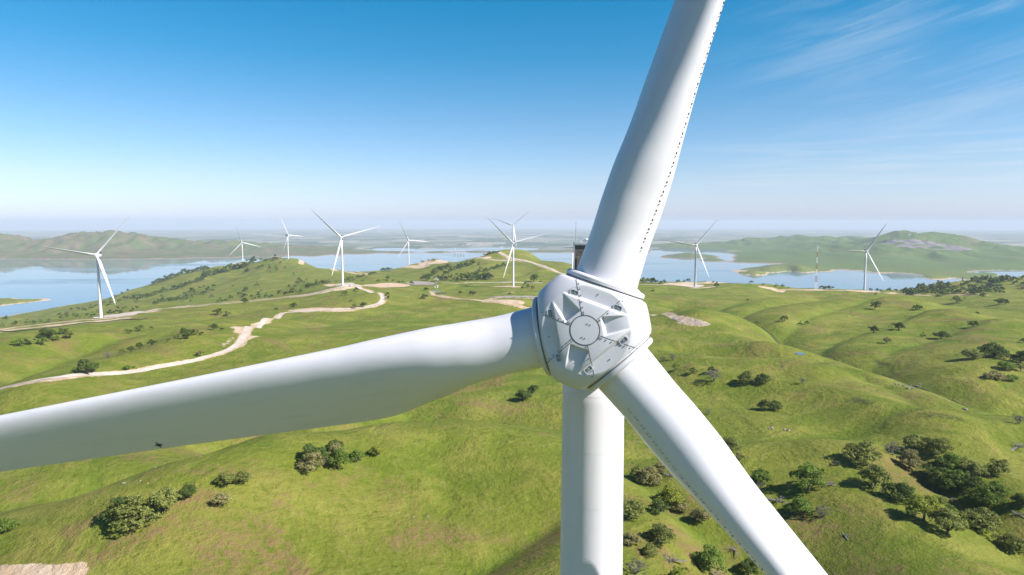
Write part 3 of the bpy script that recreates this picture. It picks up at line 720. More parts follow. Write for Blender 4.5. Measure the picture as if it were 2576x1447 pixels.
def rotor_axes(yaw, tilt=5.5):
    n = Vector((-math.sin(R(yaw)) * math.cos(R(tilt)), -math.cos(R(yaw)) * math.cos(R(tilt)), math.sin(R(tilt))))
    Rt = Vector((0, 0, 1)).cross(n).normalized(); U = n.cross(Rt).normalized()
    return Rt, U, n
def mat4(x, y, z, loc):
    m = Matrix((x, y, z)).transposed().to_4x4(); m.translation = loc; return m
def place(o, root, M):                                   # put child with world matrix M under root (no rotation on root)
    o.parent = root; T = Matrix.Translation(root.location); o.matrix_local = T.inverted() @ M
def blade_matrix(Rt, U, n, ang, hub):
    b = Rt * math.sin(ang) + U * math.cos(ang); l = Rt * math.cos(ang) - U * math.sin(ang)
    return mat4(-l, n, b, hub)                           # X = trailing edge, Y = upwind, Z = outward

# ---- the big one
HUB = Vector(P(1483.6, 825.2, 31.0)); Rt, U, N = rotor_axes(12.0, 6.02)
twx, twy = 4.32, 35.6
base = Vector((twx, twy, float(H(twx, twy))))
big_t = empty('wind_turbine', base)
tag(big_t, 'huge white wind turbine in the foreground, its hub and three blades filling the frame', 'wind turbine', 'wind turbines on the hills')
def tower_mesh(r0, r1, h, n=48, rings=30):
    vs = []; fs = []
    for i in range(rings + 1):
        u = i / rings; r = r0 + (r1 - r0) * u
        for k in range(n): a = 2 * math.pi * k / n; vs.append((r * math.cos(a), r * math.sin(a), h * u))
    for i in range(rings):
        for k in range(n): fs.append((i * n + k, i * n + (k + 1) % n, (i + 1) * n + (k + 1) % n, (i + 1) * n + k))
    fs.append(tuple(rings * n + k for k in range(n)))
    return vs, fs
TH_ = HUB.z - base.z - 2.3
v, f = tower_mesh(2.15, 1.62, TH_, 96, 40); tw = link_mesh('tower', v, f, M_white, big_t, True)
for i in range(1, 30):
    u = 1 - (i * 2.95 - 1.2) / TH_
    if u < 0.02: break
    r = 2.15 + (1.62 - 2.15) * u + 0.004; mb = MB(); n_ = 96; rw = 0.012 if i % 7 else 0.05
    for k in range(n_):
        a = 2 * math.pi * k / n_; mb.v += [(r * math.cos(a), r * math.sin(a), TH_ * u - rw), (r * math.cos(a), r * math.sin(a), TH_ * u + rw)]
    mb.f = [(2 * k, 2 * ((k + 1) % n_), 2 * ((k + 1) % n_) + 1, 2 * k + 1) for k in range(n_)]
    mb.build('flange_seam', M_tseam, tw, True)
mb = MB(); mb.box((0, 0, 0.15), (5.4, 5.4, 0.5)); mb.build('foundation', M_tseam, big_t)
# nacelle
nac = MB(); prof = [(-1.9, 1.6), (-2.1, 1.9), (-12.2, 1.9), (-12.8, 1.5)]
def rrect(w_, h_, z, c=0.5, n=5):
    out = []
    for cx, cy, a0 in ((1, 1, 0), (-1, 1, 90), (-1, -1, 180), (1, -1, 270)):
        for k in range(n):
            a = R(a0 + 90 * k / (n - 1)); out.append((cx * (w_ - c) + c * math.cos(a), cy * (h_ - c) + c * math.sin(a), z))
    return out
rings_ = [rrect(1.5, 1.5, -1.5), rrect(2.0, 1.95, -2.2), rrect(2.05, 2.0, -6), rrect(2.05, 2.0, -12.0), rrect(1.8, 1.7, -12.6)]
for rg in rings_: nac.v += rg
m_ = len(rings_[0])
for i in range(len(rings_) - 1): nac.f += [(i * m_ + k, (i + 1) * m_ + k, (i + 1) * m_ + (k + 1) % m_, i * m_ + (k + 1) % m_) for k in range(m_)]
nac.f += [tuple(range(m_)), tuple((len(rings_) - 1) * m_ + k for k in range(m_))[::-1]]
o = nac.build('nacelle', M_hub, None, True); MN = mat4(Rt, U, N, HUB); place(o, big_t, MN)
# cooler box on the nacelle's rear
def local(mb, name, mat, parent=big_t, smooth=False):
    o = mb.build(name, mat, None, smooth)
    if parent is big_t: place(o, big_t, MN)
    else: o.parent = parent
    return o
ZC = -11.6
cl_ = MB(); cl_.box((-0.75, 3.62, ZC), (2.7, 1.95, 0.7)); cool = local(cl_, 'cooler', M_cool)
fr = MB()
for x in (-2.14, 0.62): fr.box((x, 3.35, ZC + .38), (0.10, 2.9, 0.12))
for y in (4.62, 2.62): fr.box((-0.75, y, ZC + .38), (2.7, 0.07, 0.12))
fr.box((-0.75, 4.66, ZC), (2.82, 0.08, 0.9)); fr.box((-1.4, 2.55, ZC + .42), (1.35, 0.06, 0.1)); fr.box((-2.0, 2.3, ZC + .42), (.08, .75, .1)); fr.box((-1.62, 2.3, ZC + .42), (.08, .75, .1)); fr.box((-1.4, 1.98, ZC + .42), (1.35, 0.06, 0.1))
local(fr, 'cooler_frame', M_steel)
fb = MB(); fb.box((-0.75, 2.25, ZC - .05), (2.6, 0.72, 0.6)); local(fb, 'fan_box', M_dark)
fn = MB(); fn.tube([(-1.05, 2.28, ZC + .2), (-1.05, 2.28, ZC + .44)], 0.34, 24); local(fn, 'fan', M_dark)
cap_ = MB(); cap_.box((-0.75, 3.30, ZC + .42), (2.4, 1.25, 0.02)); local(cap_, 'lower_screen', plain('faded_screen', (0.105, 0.095, 0.088), .85, 0, .3, 5))
cb = MB(); cb.tube([(-2.2, 4.1, ZC + .5), (-2.22, 2.6, ZC + .55), (-2.5, 1.3, ZC + .8), (-2.5, 1.0, ZC + 1.5)], 0.035, 6); local(cb, 'cable', M_white, smooth=True)
an = MB(); an.tube([(-2.1, 4.6, ZC), (-2.1, 6.1, ZC)], [0.025, 0.012], 6); local(an, 'antenna', M_steel)
an = MB(); an.tube([(-2.1, 4.45, ZC + .3), (-3.0, 4.42, ZC + .3)], [0.022, 0.01], 6); local(an, 'side_antenna', M_steel)
sn = MB(); sn.tube([(-1.95, 4.66, ZC), (-1.8, 4.85, ZC), (-1.45, 4.93, ZC)], 0.035, 6); sn.tube([(-1.65, 4.66, ZC), (-1.5, 4.86, ZC), (-1.35, 4.86, ZC), (-1.2, 4.66, ZC)], 0.022, 6)
sn.tube([(-1.42, 4.84, ZC), (-1.42, 4.93, ZC)], 0.05, 12); sn.tube([(-1.42, 4.93, ZC), (-1.42, 4.98, ZC), (-1.42, 5.02, ZC)], [0.14, 0.15, 0.12], 14); local(sn, 'weather_sensor', M_white, smooth=True)
lp = MB(); ps = [(-0.62, 4.6, ZC), (-0.62, 6.0, ZC)] + [(-0.62 + .32 * (1 - math.cos(a)), 6.0 + .32 * math.sin(a), ZC) for a in np.linspace(.2, math.pi / 2, 6)] + [(0.3, 6.34, ZC), (0.46, 6.3, ZC), (0.5, 6.1, ZC), (0.5, 4.6, ZC)]
lp.tube(ps, 0.028, 8); local(lp, 'lightning_hoop', M_steel, smooth=True)
# spinner
v, f = spinner_mesh(420, 230); sp = link_mesh('spinner', v, f, M_hub, None, True); place(sp, big_t, MN)
def face_strip(pts, wd, name, mat, parent, lift=0.006):
    vs = []; fs = []
    for i, (x, y) in enumerate(pts):
        x0, y0 = pts[max(i - 1, 0)]; x1, y1 = pts[min(i + 1, len(pts) - 1)]; L = math.hypot(x1 - x0, y1 - y0) + 1e-9
        nx, ny = -(y1 - y0) / L * wd / 2, (x1 - x0) / L * wd / 2
        for s in (-1, 1): xx, yy = x + nx * s, y + ny * s; vs.append((xx, yy, face_z(xx, yy) + lift))
    for i in range(len(pts) - 1): fs.append((2 * i, 2 * i + 2, 2 * i + 3, 2 * i + 1))
    return link_mesh(name, vs, fs, mat, parent)
bolt_me = MB().tube([(0, 0, 0), (0, 0, 0.03)], 0.026, 8)
bolt_proto = None
def bolt(x, y):
    global bolt_proto
    if bolt_proto is None: bolt_proto = bolt_me.build('bolt', M_dark, sp); o = bolt_proto
    else: o = bolt_proto.copy(); COL.objects.link(o)
    o.location = (x, y, face_z(x, y))
ncap = 0.64
for s_ang, r1 in ((-12, 2.5), (228, 2.5), (108, 2.5), (48, 2.15), (288, 2.1), (168, 2.1)):
    a = R(s_ang); pts = [(math.sin(a) * r, math.cos(a) * r) for r in np.linspace(ncap, r1 * .93, 34)]
    face_strip(pts, 0.028, 'panel_seam', M_seam, sp)
    off = 0.085
    for r in (0.70, 0.78, 0.98, 1.22, 1.5, 1.78, 2.02):
        bolt(math.sin(a) * r + math.cos(a) * off, math.cos(a) * r - math.sin(a) * off)
for a in B_ANG:
    bolt(math.sin(a) * 1.62, math.cos(a) * 1.62)
for x, y in ((.10, .28), (.22, .24), (-.12, -.3), (0.0, -.34)): bolt(x, y)
# nose disc and its groove
nd = []; nf_ = []; K = 48
for j, rr2 in enumerate((0.0001, 0.3, 0.5, 0.605)):
    for k in range(K): a = 2 * math.pi * k / K; nd.append((rr2 * math.cos(a), rr2 * math.sin(a), dome_z(rr2) + 0.010))
for j in range(3): nf_ += [(j * K + k, (j + 1) * K + k, (j + 1) * K + (k + 1) % K, j * K + (k + 1) % K) for k in range(K)]
link_mesh('nose_cap', nd, nf_, M_hub, sp, True)
face_strip([(0.64 * math.cos(a), 0.64 * math.sin(a)) for a in np.linspace(0, 2 * math.pi, 73)], 0.04, 'nose_groove', M_seam, sp)
# six hatch windows near the ends of the cut panels
for a in B_ANG:
    bx, by = math.sin(a), math.cos(a); tx, ty = by, -bx
    for s in (-1, 1):
        cx, cy = bx * 1.37 + tx * s * 0.98, by * 1.37 + ty * s * 0.98
        mb = MB(); z0 = face_z(cx, cy)
        def hat(w2, h2, z):
            out = []
            for qx, qy, a0 in ((1, 1, 0), (-1, 1, 90), (-1, -1, 180), (1, -1, 270)):
                for k in range(4):
                    aa = R(a0 + 30 * k); out.append((qx * (w2 - .06) + .06 * math.cos(aa), qy * (h2 - .06) + .06 * math.sin(aa)))
            return [(cx + tx * p + bx * q, cy + ty * p + by * q, z) for p, q in out]
        r1 = hat(.20, .125, z0 - .02); r2 = hat(.20, .125, z0 + .035); r3 = hat(.165, .09, z0 + .035); r4 = hat(.165, .09, z0 + .012)
        m2 = len(r1); mb.v = r1 + r2 + r3; mb.f = [(j * m2 + k, j * m2 + (k + 1) % m2, (j + 1) * m2 + (k + 1) % m2, (j + 1) * m2 + k) for j in range(2) for k in range(m2)]
        hf = mb.build('hatch', M_hub, sp); g2 = MB(); g2.add(r4, [tuple(range(m2))]); g2.build('glass', M_glassy, hf)
        g3 = MB(); g3.tube([(cx, cy, z0 + .01), (cx, cy, z0 + .045)], 0.03, 10); g3.build('latch', M_steel, hf)
# blades with their root collars
rings = list(np.linspace(1.7, 14, 60)) + list(np.linspace(14.3, 74, 110))
PITCHES = [50.65, 63.1, 21.15]; VGR = [(4.1, 18.5), (3.9, 27.5), None]
for i, a in enumerate(B_ANG):
    BM = blade_matrix(Rt, U, N, a, HUB)
    PITCH_B = PITCHES[i]; bv, bf = blade_mesh(rings, 72, PITCH_B)
    bl = link_mesh('blade', bv, bf, M_white, None, True); place(bl, big_t, BM)
    # collar: stepped ring around the root
    mb = MB(); K = 72; prof = [(1.84, 1.86), (1.84, 1.97), (1.80, 2.01), (1.80, 2.05), (1.86, 2.07), (1.86, 2.20), (1.80, 2.27), (1.60, 2.31), (1.46, 2.31), (1.46, 2.24)]
    for pr, pz in prof:
        for k in range(K): q = 2 * math.pi * k / K; mb.v.append((pr * math.cos(q), pr * math.sin(q) + 0.05, pz))
    mb.f = [(j * K + k, j * K + (k + 1) % K, (j + 1) * K + (k + 1) % K, (j + 1) * K + k) for j in range(len(prof) - 1) for k in range(K)]
    co = mb.build('root_collar', M_hub, None, True); place(co, big_t, BM)
    try: co.data.set_sharp_from_angle(angle=R(35))
    except Exception: pass
    mb = MB(); prof = [(1.46, 2.28), (1.44, 2.32), (1.385, 2.33)]
    for pr, pz in prof:
        for k in range(K): q = 2 * math.pi * k / K; mb.v.append((pr * math.cos(q), pr * math.sin(q) + 0.08, pz))
    mb.f = [(j * K + k, j * K + (k + 1) % K, (j + 1) * K + (k + 1) % K, (j + 1) * K + k) for j in range(2) for k in range(K)]
    mb.build('seal_ring', M_seal, co, True)
    mb = MB(); K = 72; prof = [(1.805, 1.985), (1.812, 1.99), (1.812, 2.035), (1.805, 2.04)]
    for pr, pz in prof:
        for k in range(K): q = 2 * math.pi * k / K; mb.v.append((pr * math.cos(q), pr * math.sin(q) + 0.05, pz))
    mb.f = [(j * K + k, j * K + (k + 1) % K, (j + 1) * K + (k + 1) % K, (j + 1) * K + k) for j in range(3) for k in range(K)]
    mb.build('collar_groove', M_seam, co, True)
    # vortex generators: pairs of little fins in a row near the leading edge, each pair a sub-part
    if VGR[i]:
        r = VGR[i][0]; ns = 72
        while r < VGR[i][1]:
            sec = blade_section(r, PITCH_B, ns); mb = MB()
            p = Vector((*sec[67], 0)); p1 = Vector((*sec[68], 0)); tg = (p1 - p).normalized(); nn = Vector((tg.y, -tg.x, 0))
            if nn.dot(p) < 0: nn = -nn
            for sgn in (-1, 1):
                A_p = Vector((p.x, p.y, r + sgn * 0.045)); B_p = A_p + tg * 0.12 + Vector((0, 0, sgn * 0.05)); th_ = Vector((0, 0, 0.014))
                mb.add([A_p - th_, A_p + th_, B_p - th_, B_p + th_, B_p - th_ + nn * 0.06, B_p + th_ + nn * 0.06], [(0, 2, 4), (1, 5, 3), (0, 1, 3, 2), (2, 3, 5, 4), (0, 4, 5, 1)])
            if False: mb.add([Vector((p.x, p.y, r - .07)) + nn * .004, Vector((p.x, p.y, r + .07)) + nn * .004, Vector((p.x, p.y, r + .13)) + tg * .17 + nn * .006, Vector((p.x, p.y, r - .13)) + tg * .17 + nn * .006], [(0, 1, 2, 3)])
            mb.build('vortex_generator', M_vg if i else M_dark, bl); r += 0.43
    if i == 2:
        ns = 72; r = 23.2; sec = blade_section(r, PITCH_B, ns); p = Vector((*sec[29], r)); q = Vector((*sec[30], r)); tg = (q - p).normalized(); nn = Vector((tg.y, -tg.x, 0)); nn = nn if nn.y > 0 else -nn
        mb = MB(); ax2 = Vector((0, 0, 1)); ptsr = []
        for k in range(16):
            a2 = 2 * math.pi * k / 16; rad = 0.26 if k % 4 == 0 else (0.10 if k % 2 else .13); ptsr.append(p + nn * 0.012 + (tg * math.cos(a2) + ax2 * math.sin(a2)) * rad)
        mb.add(ptsr + [x + nn * .02 for x in ptsr], [tuple(range(16, 32))] + [(k, (k + 1) % 16, 16 + (k + 1) % 16, 16 + k) for k in range(16)]); mb.build('lightning_receptor', M_dark, bl)

# ---- the others on the hills
rings_s = [1.5, 3, 5, 8, 11, 14, 18, 24, 32, 42, 52, 62, 70, 74]
CONE = 0.0; sv, sf = blade_mesh(rings_s, 16, 33)
def small_parts():
    root = empty('wind_turbine', (0, 0, 0))
    v, f = tower_mesh(2.2, 1.55, 86.0, 24, 4); link_mesh('tower', v, f, M_white, root, True)
    nm = MB(); 
    for rg in rings_: nm.v += rg
    nm.f = list(nac.f); nm.build('nacelle', M_white, root, True)
    c = MB(); c.box((0, 3.1, -11.4), (4.0, 2.4, .9)); c.build('cooler', M_dark, root)
    v, f = spinner_mesh(36, 20); link_mesh('spinner', v, f, M_white, root, True)
    for k in range(3): link_mesh('blade', sv, sf, M_white, root, True)
    return root
def copy_tree(o):
    c = o.copy(); COL.objects.link(c)
    for ch in o.children:
        d = ch.copy(); COL.objects.link(d); d.parent = c
    return c
proto = None
LIST = [
 (254.5, 800.5, 944, 40, -8, 'white turbine at the far left, on the gravel ridge road in front of the lake'),
 (862, 718.5, 1249, 74, -8, 'white turbine by the road fork, the tallest rotor left of the hub'),
 (1291, 722.5, 1361, 74.5, 8, 'white turbine just left of the hub, on a thin dirt pad'),
 (1291, 633.0, 2310, 49, 10, 'distant turbine half hidden behind the knoll, its rotor above another turbine'),
 (1028.5, 670, 2325, 95, -22, 'distant turbine on a bare dirt cut at the lake edge, left of the knoll'),
 (725.5, 654.5, 2437, 94, -66, 'distant turbine turned sideways on the rocky hilltop above the saddle'),
 (611, 664.5, 2800, 105, -24, 'smallest turbine, far behind the wooded left ridge against the lake'),
 (1748, 721, 1453, 39, 2, 'white turbine right of the upper blade, on a gravel pad above the lake'),
 (2174, 733.5, 1496, 32, 12, 'rightmost white turbine, on the crest road in front of the quarry mountain'),
]
for px, py, Zc, ang, yaw, lab in LIST:
    p = Vector(P(px, py, Zc)); gz = float(H(p.x, p.y)); p.z = min(p.z, gz) if abs(p.z - gz) > 1.5 else p.z
    if proto is None: proto = small_parts(); t_ = proto
    else: t_ = copy_tree(proto)
    t_.location = p; tag(t_, lab, 'wind turbine', 'wind turbines on the hills')
    hubh = P(px, py, Zc)[2] + 88 - p.z
    R_, U_, N_ = rotor_axes(yaw); hub = p + Vector((0, 0, hubh)) + N_ * 4.2
    MM = mat4(R_, U_, N_, hub); k = 0
    for ch in t_.children:
        nm = ch.name.split('.')[0]
        if nm == 'tower': ch.matrix_local = Matrix.Diagonal((1, 1, (hubh - 1.8) / 86, 1))
        elif nm == 'blade':
            ch.matrix_local = Matrix.Translation(-p) @ blade_matrix(R_, U_, N_, R(ang + 120 * k), hub); k += 1
        else: ch.matrix_local = Matrix.Translation(-p) @ MM

# ------------------------------------------------------------------ oaks
def leaf_mat(name, c1, c2, rough=0.75):
    m, t, b, o = new_mat(name)
    g_ = t.n.new('ShaderNodeNewGeometry'); oi = t.n.new('ShaderNodeObjectInfo')
    c = t.mix(g_.outputs['Random Per Island'], c1, c2)
    c = t.mix(t.math('MULTIPLY', oi.outputs['Random'], 0.45), c, tuple(x * .62 for x in c1))
    t.l.new(c, b.inputs['Base Color']); b.inputs['Roughness'].default_value = rough; b.inputs['Specular IOR Level'].default_value = 0.25
    tr = t.node('ShaderNodeBsdfTranslucent', {'Color': c}); mx = t.node('ShaderNodeMixShader', {0: 0.3, 1: b.outputs[0], 2: tr.outputs[0]})
    t.l.new(mx.outputs[0], o.inputs[0]); return m
LM = {
 'dark': leaf_mat('leaf_dark', (0.069, 0.110, 0.021), (0.153, 0.206, 0.043)),
 'green': leaf_mat('leaf_green', (0.114, 0.183, 0.025), (0.244, 0.328, 0.055)),
 'olive': leaf_mat('leaf_olive', (0.160, 0.191, 0.040), (0.328, 0.344, 0.092)),
 'yellow': leaf_mat('leaf_yellow', (0.183, 0.229, 0.025), (0.366, 0.382, 0.061)),
 'tan': leaf_mat('leaf_tan', (0.221, 0.206, 0.077), (0.405, 0.366, 0.145)),
 'grey': leaf_mat('leaf_grey', (0.160, 0.149, 0.107), (0.290, 0.260, 0.191)),
}
M_bark = plain('bark', (0.12, 0.10, 0.085), 0.9, 0, .35, 5)
M_dead = plain('dead_wood', (0.19, 0.17, 0.15), 0.9, 0, .45, 4)

def crown_pts(seed, nleaf, lobes, flat, low, size, shell=0.75):
    """leaf clumps gathered on a set of boughs; returns quads. Unit crown: width 1"""
    r = np.random.default_rng(seed); L = []
    for i in range(lobes):
        a = 2 * math.pi * (i + r.uniform(-.4, .4)) / lobes * 2.4; q = math.sqrt((i + 0.5) / lobes) * 0.36
        h = low + .06 + (flat - low) * (1 - (q / 0.42) ** 2 * 0.7) * r.uniform(0.40, 1.0)
        L.append((q * math.cos(a) * r.uniform(.85, 1.15), q * math.sin(a) * r.uniform(.85, 1.15), h - 0.11, r.uniform(0.12, 0.19) * (1 if q < .3 else .85)))
    vs = []; fs = []; wts = np.array([l[3] ** 2 for l in L]); wts /= wts.sum()
    for i, (cx, cy, cz, rad) in enumerate(L):
        k = max(3, int(nleaf * wts[i]))
        sub = r.normal(size=(max(4, k // 14), 3)); sub /= np.linalg.norm(sub, axis=1)[:, None]   # tufts
        for j in range(k):
            t_ = sub[r.integers(len(sub))] + r.normal(size=3) * 0.22; t_ /= np.linalg.norm(t_)
            if t_[2] < -0.55: t_[2] *= -0.6
            d = rad * (shell + (1.06 - shell) * r.random()) * (1 + 0.12 * math.sin(t_[0] * 9 + i) * math.cos(t_[1] * 8))
            p = np.array([cx, cy, cz]) + t_ * d * np.array([1, 1, 0.78])
            nrm = t_ + r.normal(size=3) * 0.55; nrm /= np.linalg.norm(nrm)
            u = np.cross(nrm, r.normal(size=3)); u /= np.linalg.norm(u); v_ = np.cross(nrm, u); s = size * r.uniform(0.6, 1.35)
            b = len(vs); vs += [p - u * s - v_ * s * .6, p + u * s - v_ * s * .6, p + u * s * .8 + v_ * s * .6, p - u * s * .7 + v_ * s * .7]; fs.append((b, b + 1, b + 2, b + 3))
    return np.array(vs), np.array(fs), L
def trunk_mb(seed, L, h0, rad=0.032, every=1, lean=0.0):
    r = random.Random(seed); mb = MB(); fork = Vector((lean * .3 + r.uniform(-.02, .02), r.uniform(-.02, .02), h0))
    mb.tube([(0, 0, -0.06), (0.004, 0, 0.0), (lean * .12, 0, h0 * .5), fork], [rad * 1.5, rad * 1.15, rad * .9, rad * .85], 8)
    for l in L[::every]:
        e = Vector(l[:3]); m = fork.lerp(e, .5) + Vector((r.uniform(-.03, .03), r.uniform(-.03, .03), -0.02 + r.uniform(0, .04)))
        mb.tube([fork, m, e], [rad * .6, rad * .38, rad * .14], 5)
        for _ in range(2):
            q = m.lerp(e, r.random()); mb.tube([q, q + Vector((r.uniform(-.1, .1), r.uniform(-.1, .1), r.uniform(0, .09)))], [rad * .2, rad * .06], 4, False)
    return mb
def bare_mb(seed, H_=0.75):
    r = random.Random(seed); mb = MB()
    def grow(p, d, L_, rad, lev):
        q = p + d * L_; m = p + d * L_ * .5 + Vector((r.uniform(-.1, .1), r.uniform(-.1, .1), r.uniform(-.03, .05))) * L_
        mb.tube([p, m, q], [rad, rad * .8, rad * .6], 5 if lev < 2 else 3, lev > 2)
        if lev >= 4: return
        for _ in range(3 if lev < 3 else 3):
            nd = (d + Vector((r.uniform(-1, 1), r.uniform(-1, 1), r.uniform(-.35, .6))) * .75).normalized(); grow(q if r.random() < .7 else m, nd, L_ * r.uniform(.55, .8), rad * .55, lev + 1)
    for _ in range(3): grow(Vector((0, 0, -.03)), Vector((r.uniform(-.5, .5), r.uniform(-.5, .5), 1)).normalized(), H_ * .30, .03, 0)
    return mb
NEAR_V = []; 
for i, (lob, flat, low) in enumerate([(19, .72, .10), (24, .64, .08), (15, .76, .12), (26, .58, .08), (14, .80, .14), (20, .56, .06), (28, .68, .08), (14, .66, .22)]):
    v, f, L = crown_pts(100 + i, 5200, lob, flat, low, 0.0165)
    cm = bpy.data.meshes.new('crown'); tmp = link_mesh('crown_source', v, f, LM['green']); cm = tmp.data; bpy.data.objects.remove(tmp)
    tmp = trunk_mb(i, L, [.12, .10, .14, .10, .14, .08, .10, .24][i]).build('trunk_source', M_bark, None, True); tm = tmp.data; bpy.data.objects.remove(tmp)
    NEAR_V.append((cm, tm))
MID_V = []
for i in range(6):
    v, f, L = crown_pts(200 + i, 1300, 10 + i, .70 + .04 * (i % 3), .16, 0.030, .7)
    tmp = link_mesh('crown_source', v, f, LM['green']); cm = tmp.data; bpy.data.objects.remove(tmp)
    tmp = trunk_mb(20 + i, L, .13, .035, 2).build('trunk_source', M_bark, None, True); MID_V.append((cm, tmp.data)); bpy.data.objects.remove(tmp)
FAR_V = []
for i in range(6):
    v, f, L = crown_pts(300 + i, 420, 7 + i % 3, .74, .10, 0.055, .55)
    v[:, 2] -= 0.02
    tmp = link_mesh('oak_source', v, f, LM['dark']); FAR_V.append(tmp.data); bpy.data.objects.remove(tmp)
BARE_V = []
for i in range(4):
    tmp = bare_mb(40 + i).build('branches_source', M_dead, None, False); bmesh_data = tmp.data; bpy.data.objects.remove(tmp)
    v, f, L = crown_pts(400 + i, 1100, 12, .66, .16, 0.013, .35)
    tmp = link_mesh('twigs_source', v, f, LM['grey']); BARE_V.append((tmp.data, bmesh_data)); bpy.data.objects.remove(tmp)
def mobj(name, me, mat=None, parent=None):
    o = bpy.data.objects.new(name, me); COL.objects.link(o)
    if parent is not None: o.parent = parent
    if mat is not None: o.material_slots[0].link = 'OBJECT'; o.material_slots[0].material = mat
    return o
tree_n = 0
QUEUE = []
def tree(px, py, wpx, kind, label, group=None, var=None, hs=1.0, at=None, detail=None):
    QUEUE.append((px, py, wpx, kind, label, group, var, hs, at, detail))
def tree_now(px, py, wpx, kind, label, group=None, var=None, hs=1.0, at=None, detail=None):
    """an oak whose foot shows at image point px, py and whose crown spans wpx"""
    global tree_n
    tree_n += 1; r = random.Random(tree_n * 13 + 5)
    p = at or hit(px, py); dd = p.y; W = wpx / F * dd * (1.16 if wpx > 30 else 1.06)
    nm = 'oak_tree' if kind not in ('bush',) else 'bush'
    near = wpx >= 11 if detail is None else detail
    if kind == 'grey':
        e = empty('bare_oak', p, r.uniform(0, 6.28)); cm, bm = BARE_V[(var if var is not None else tree_n) % len(BARE_V)]
        mobj('crown', cm, LM['grey'], e); mobj('trunk', bm, M_dead, e); o = e
    elif near:
        e = empty(nm, p, r.uniform(0, 6.28)); pool = NEAR_V if wpx >= 34 else MID_V
        cm, tm = pool[(var if var is not None else tree_n * 5) % len(pool)]
        mobj('crown', cm, LM[kind if kind in LM else 'green'], e); mobj('trunk', tm, M_bark, e); o = e
    else:
        o = mobj(nm, FAR_V[tree_n % len(FAR_V)], LM[kind if kind in LM else 'dark']); o.location = p; o.rotation_euler = (0, 0, r.uniform(0, 6.28))
    k = r.uniform(.92, 1.08)
    o.scale = (W * k, W * (2 - k), W * hs * r.uniform(.93, 1.07))
    o.location.z -= 0.012 * W
    tag(o, label, 'tree', group); return o
G1 = 'oaks scattered over the grass hills'
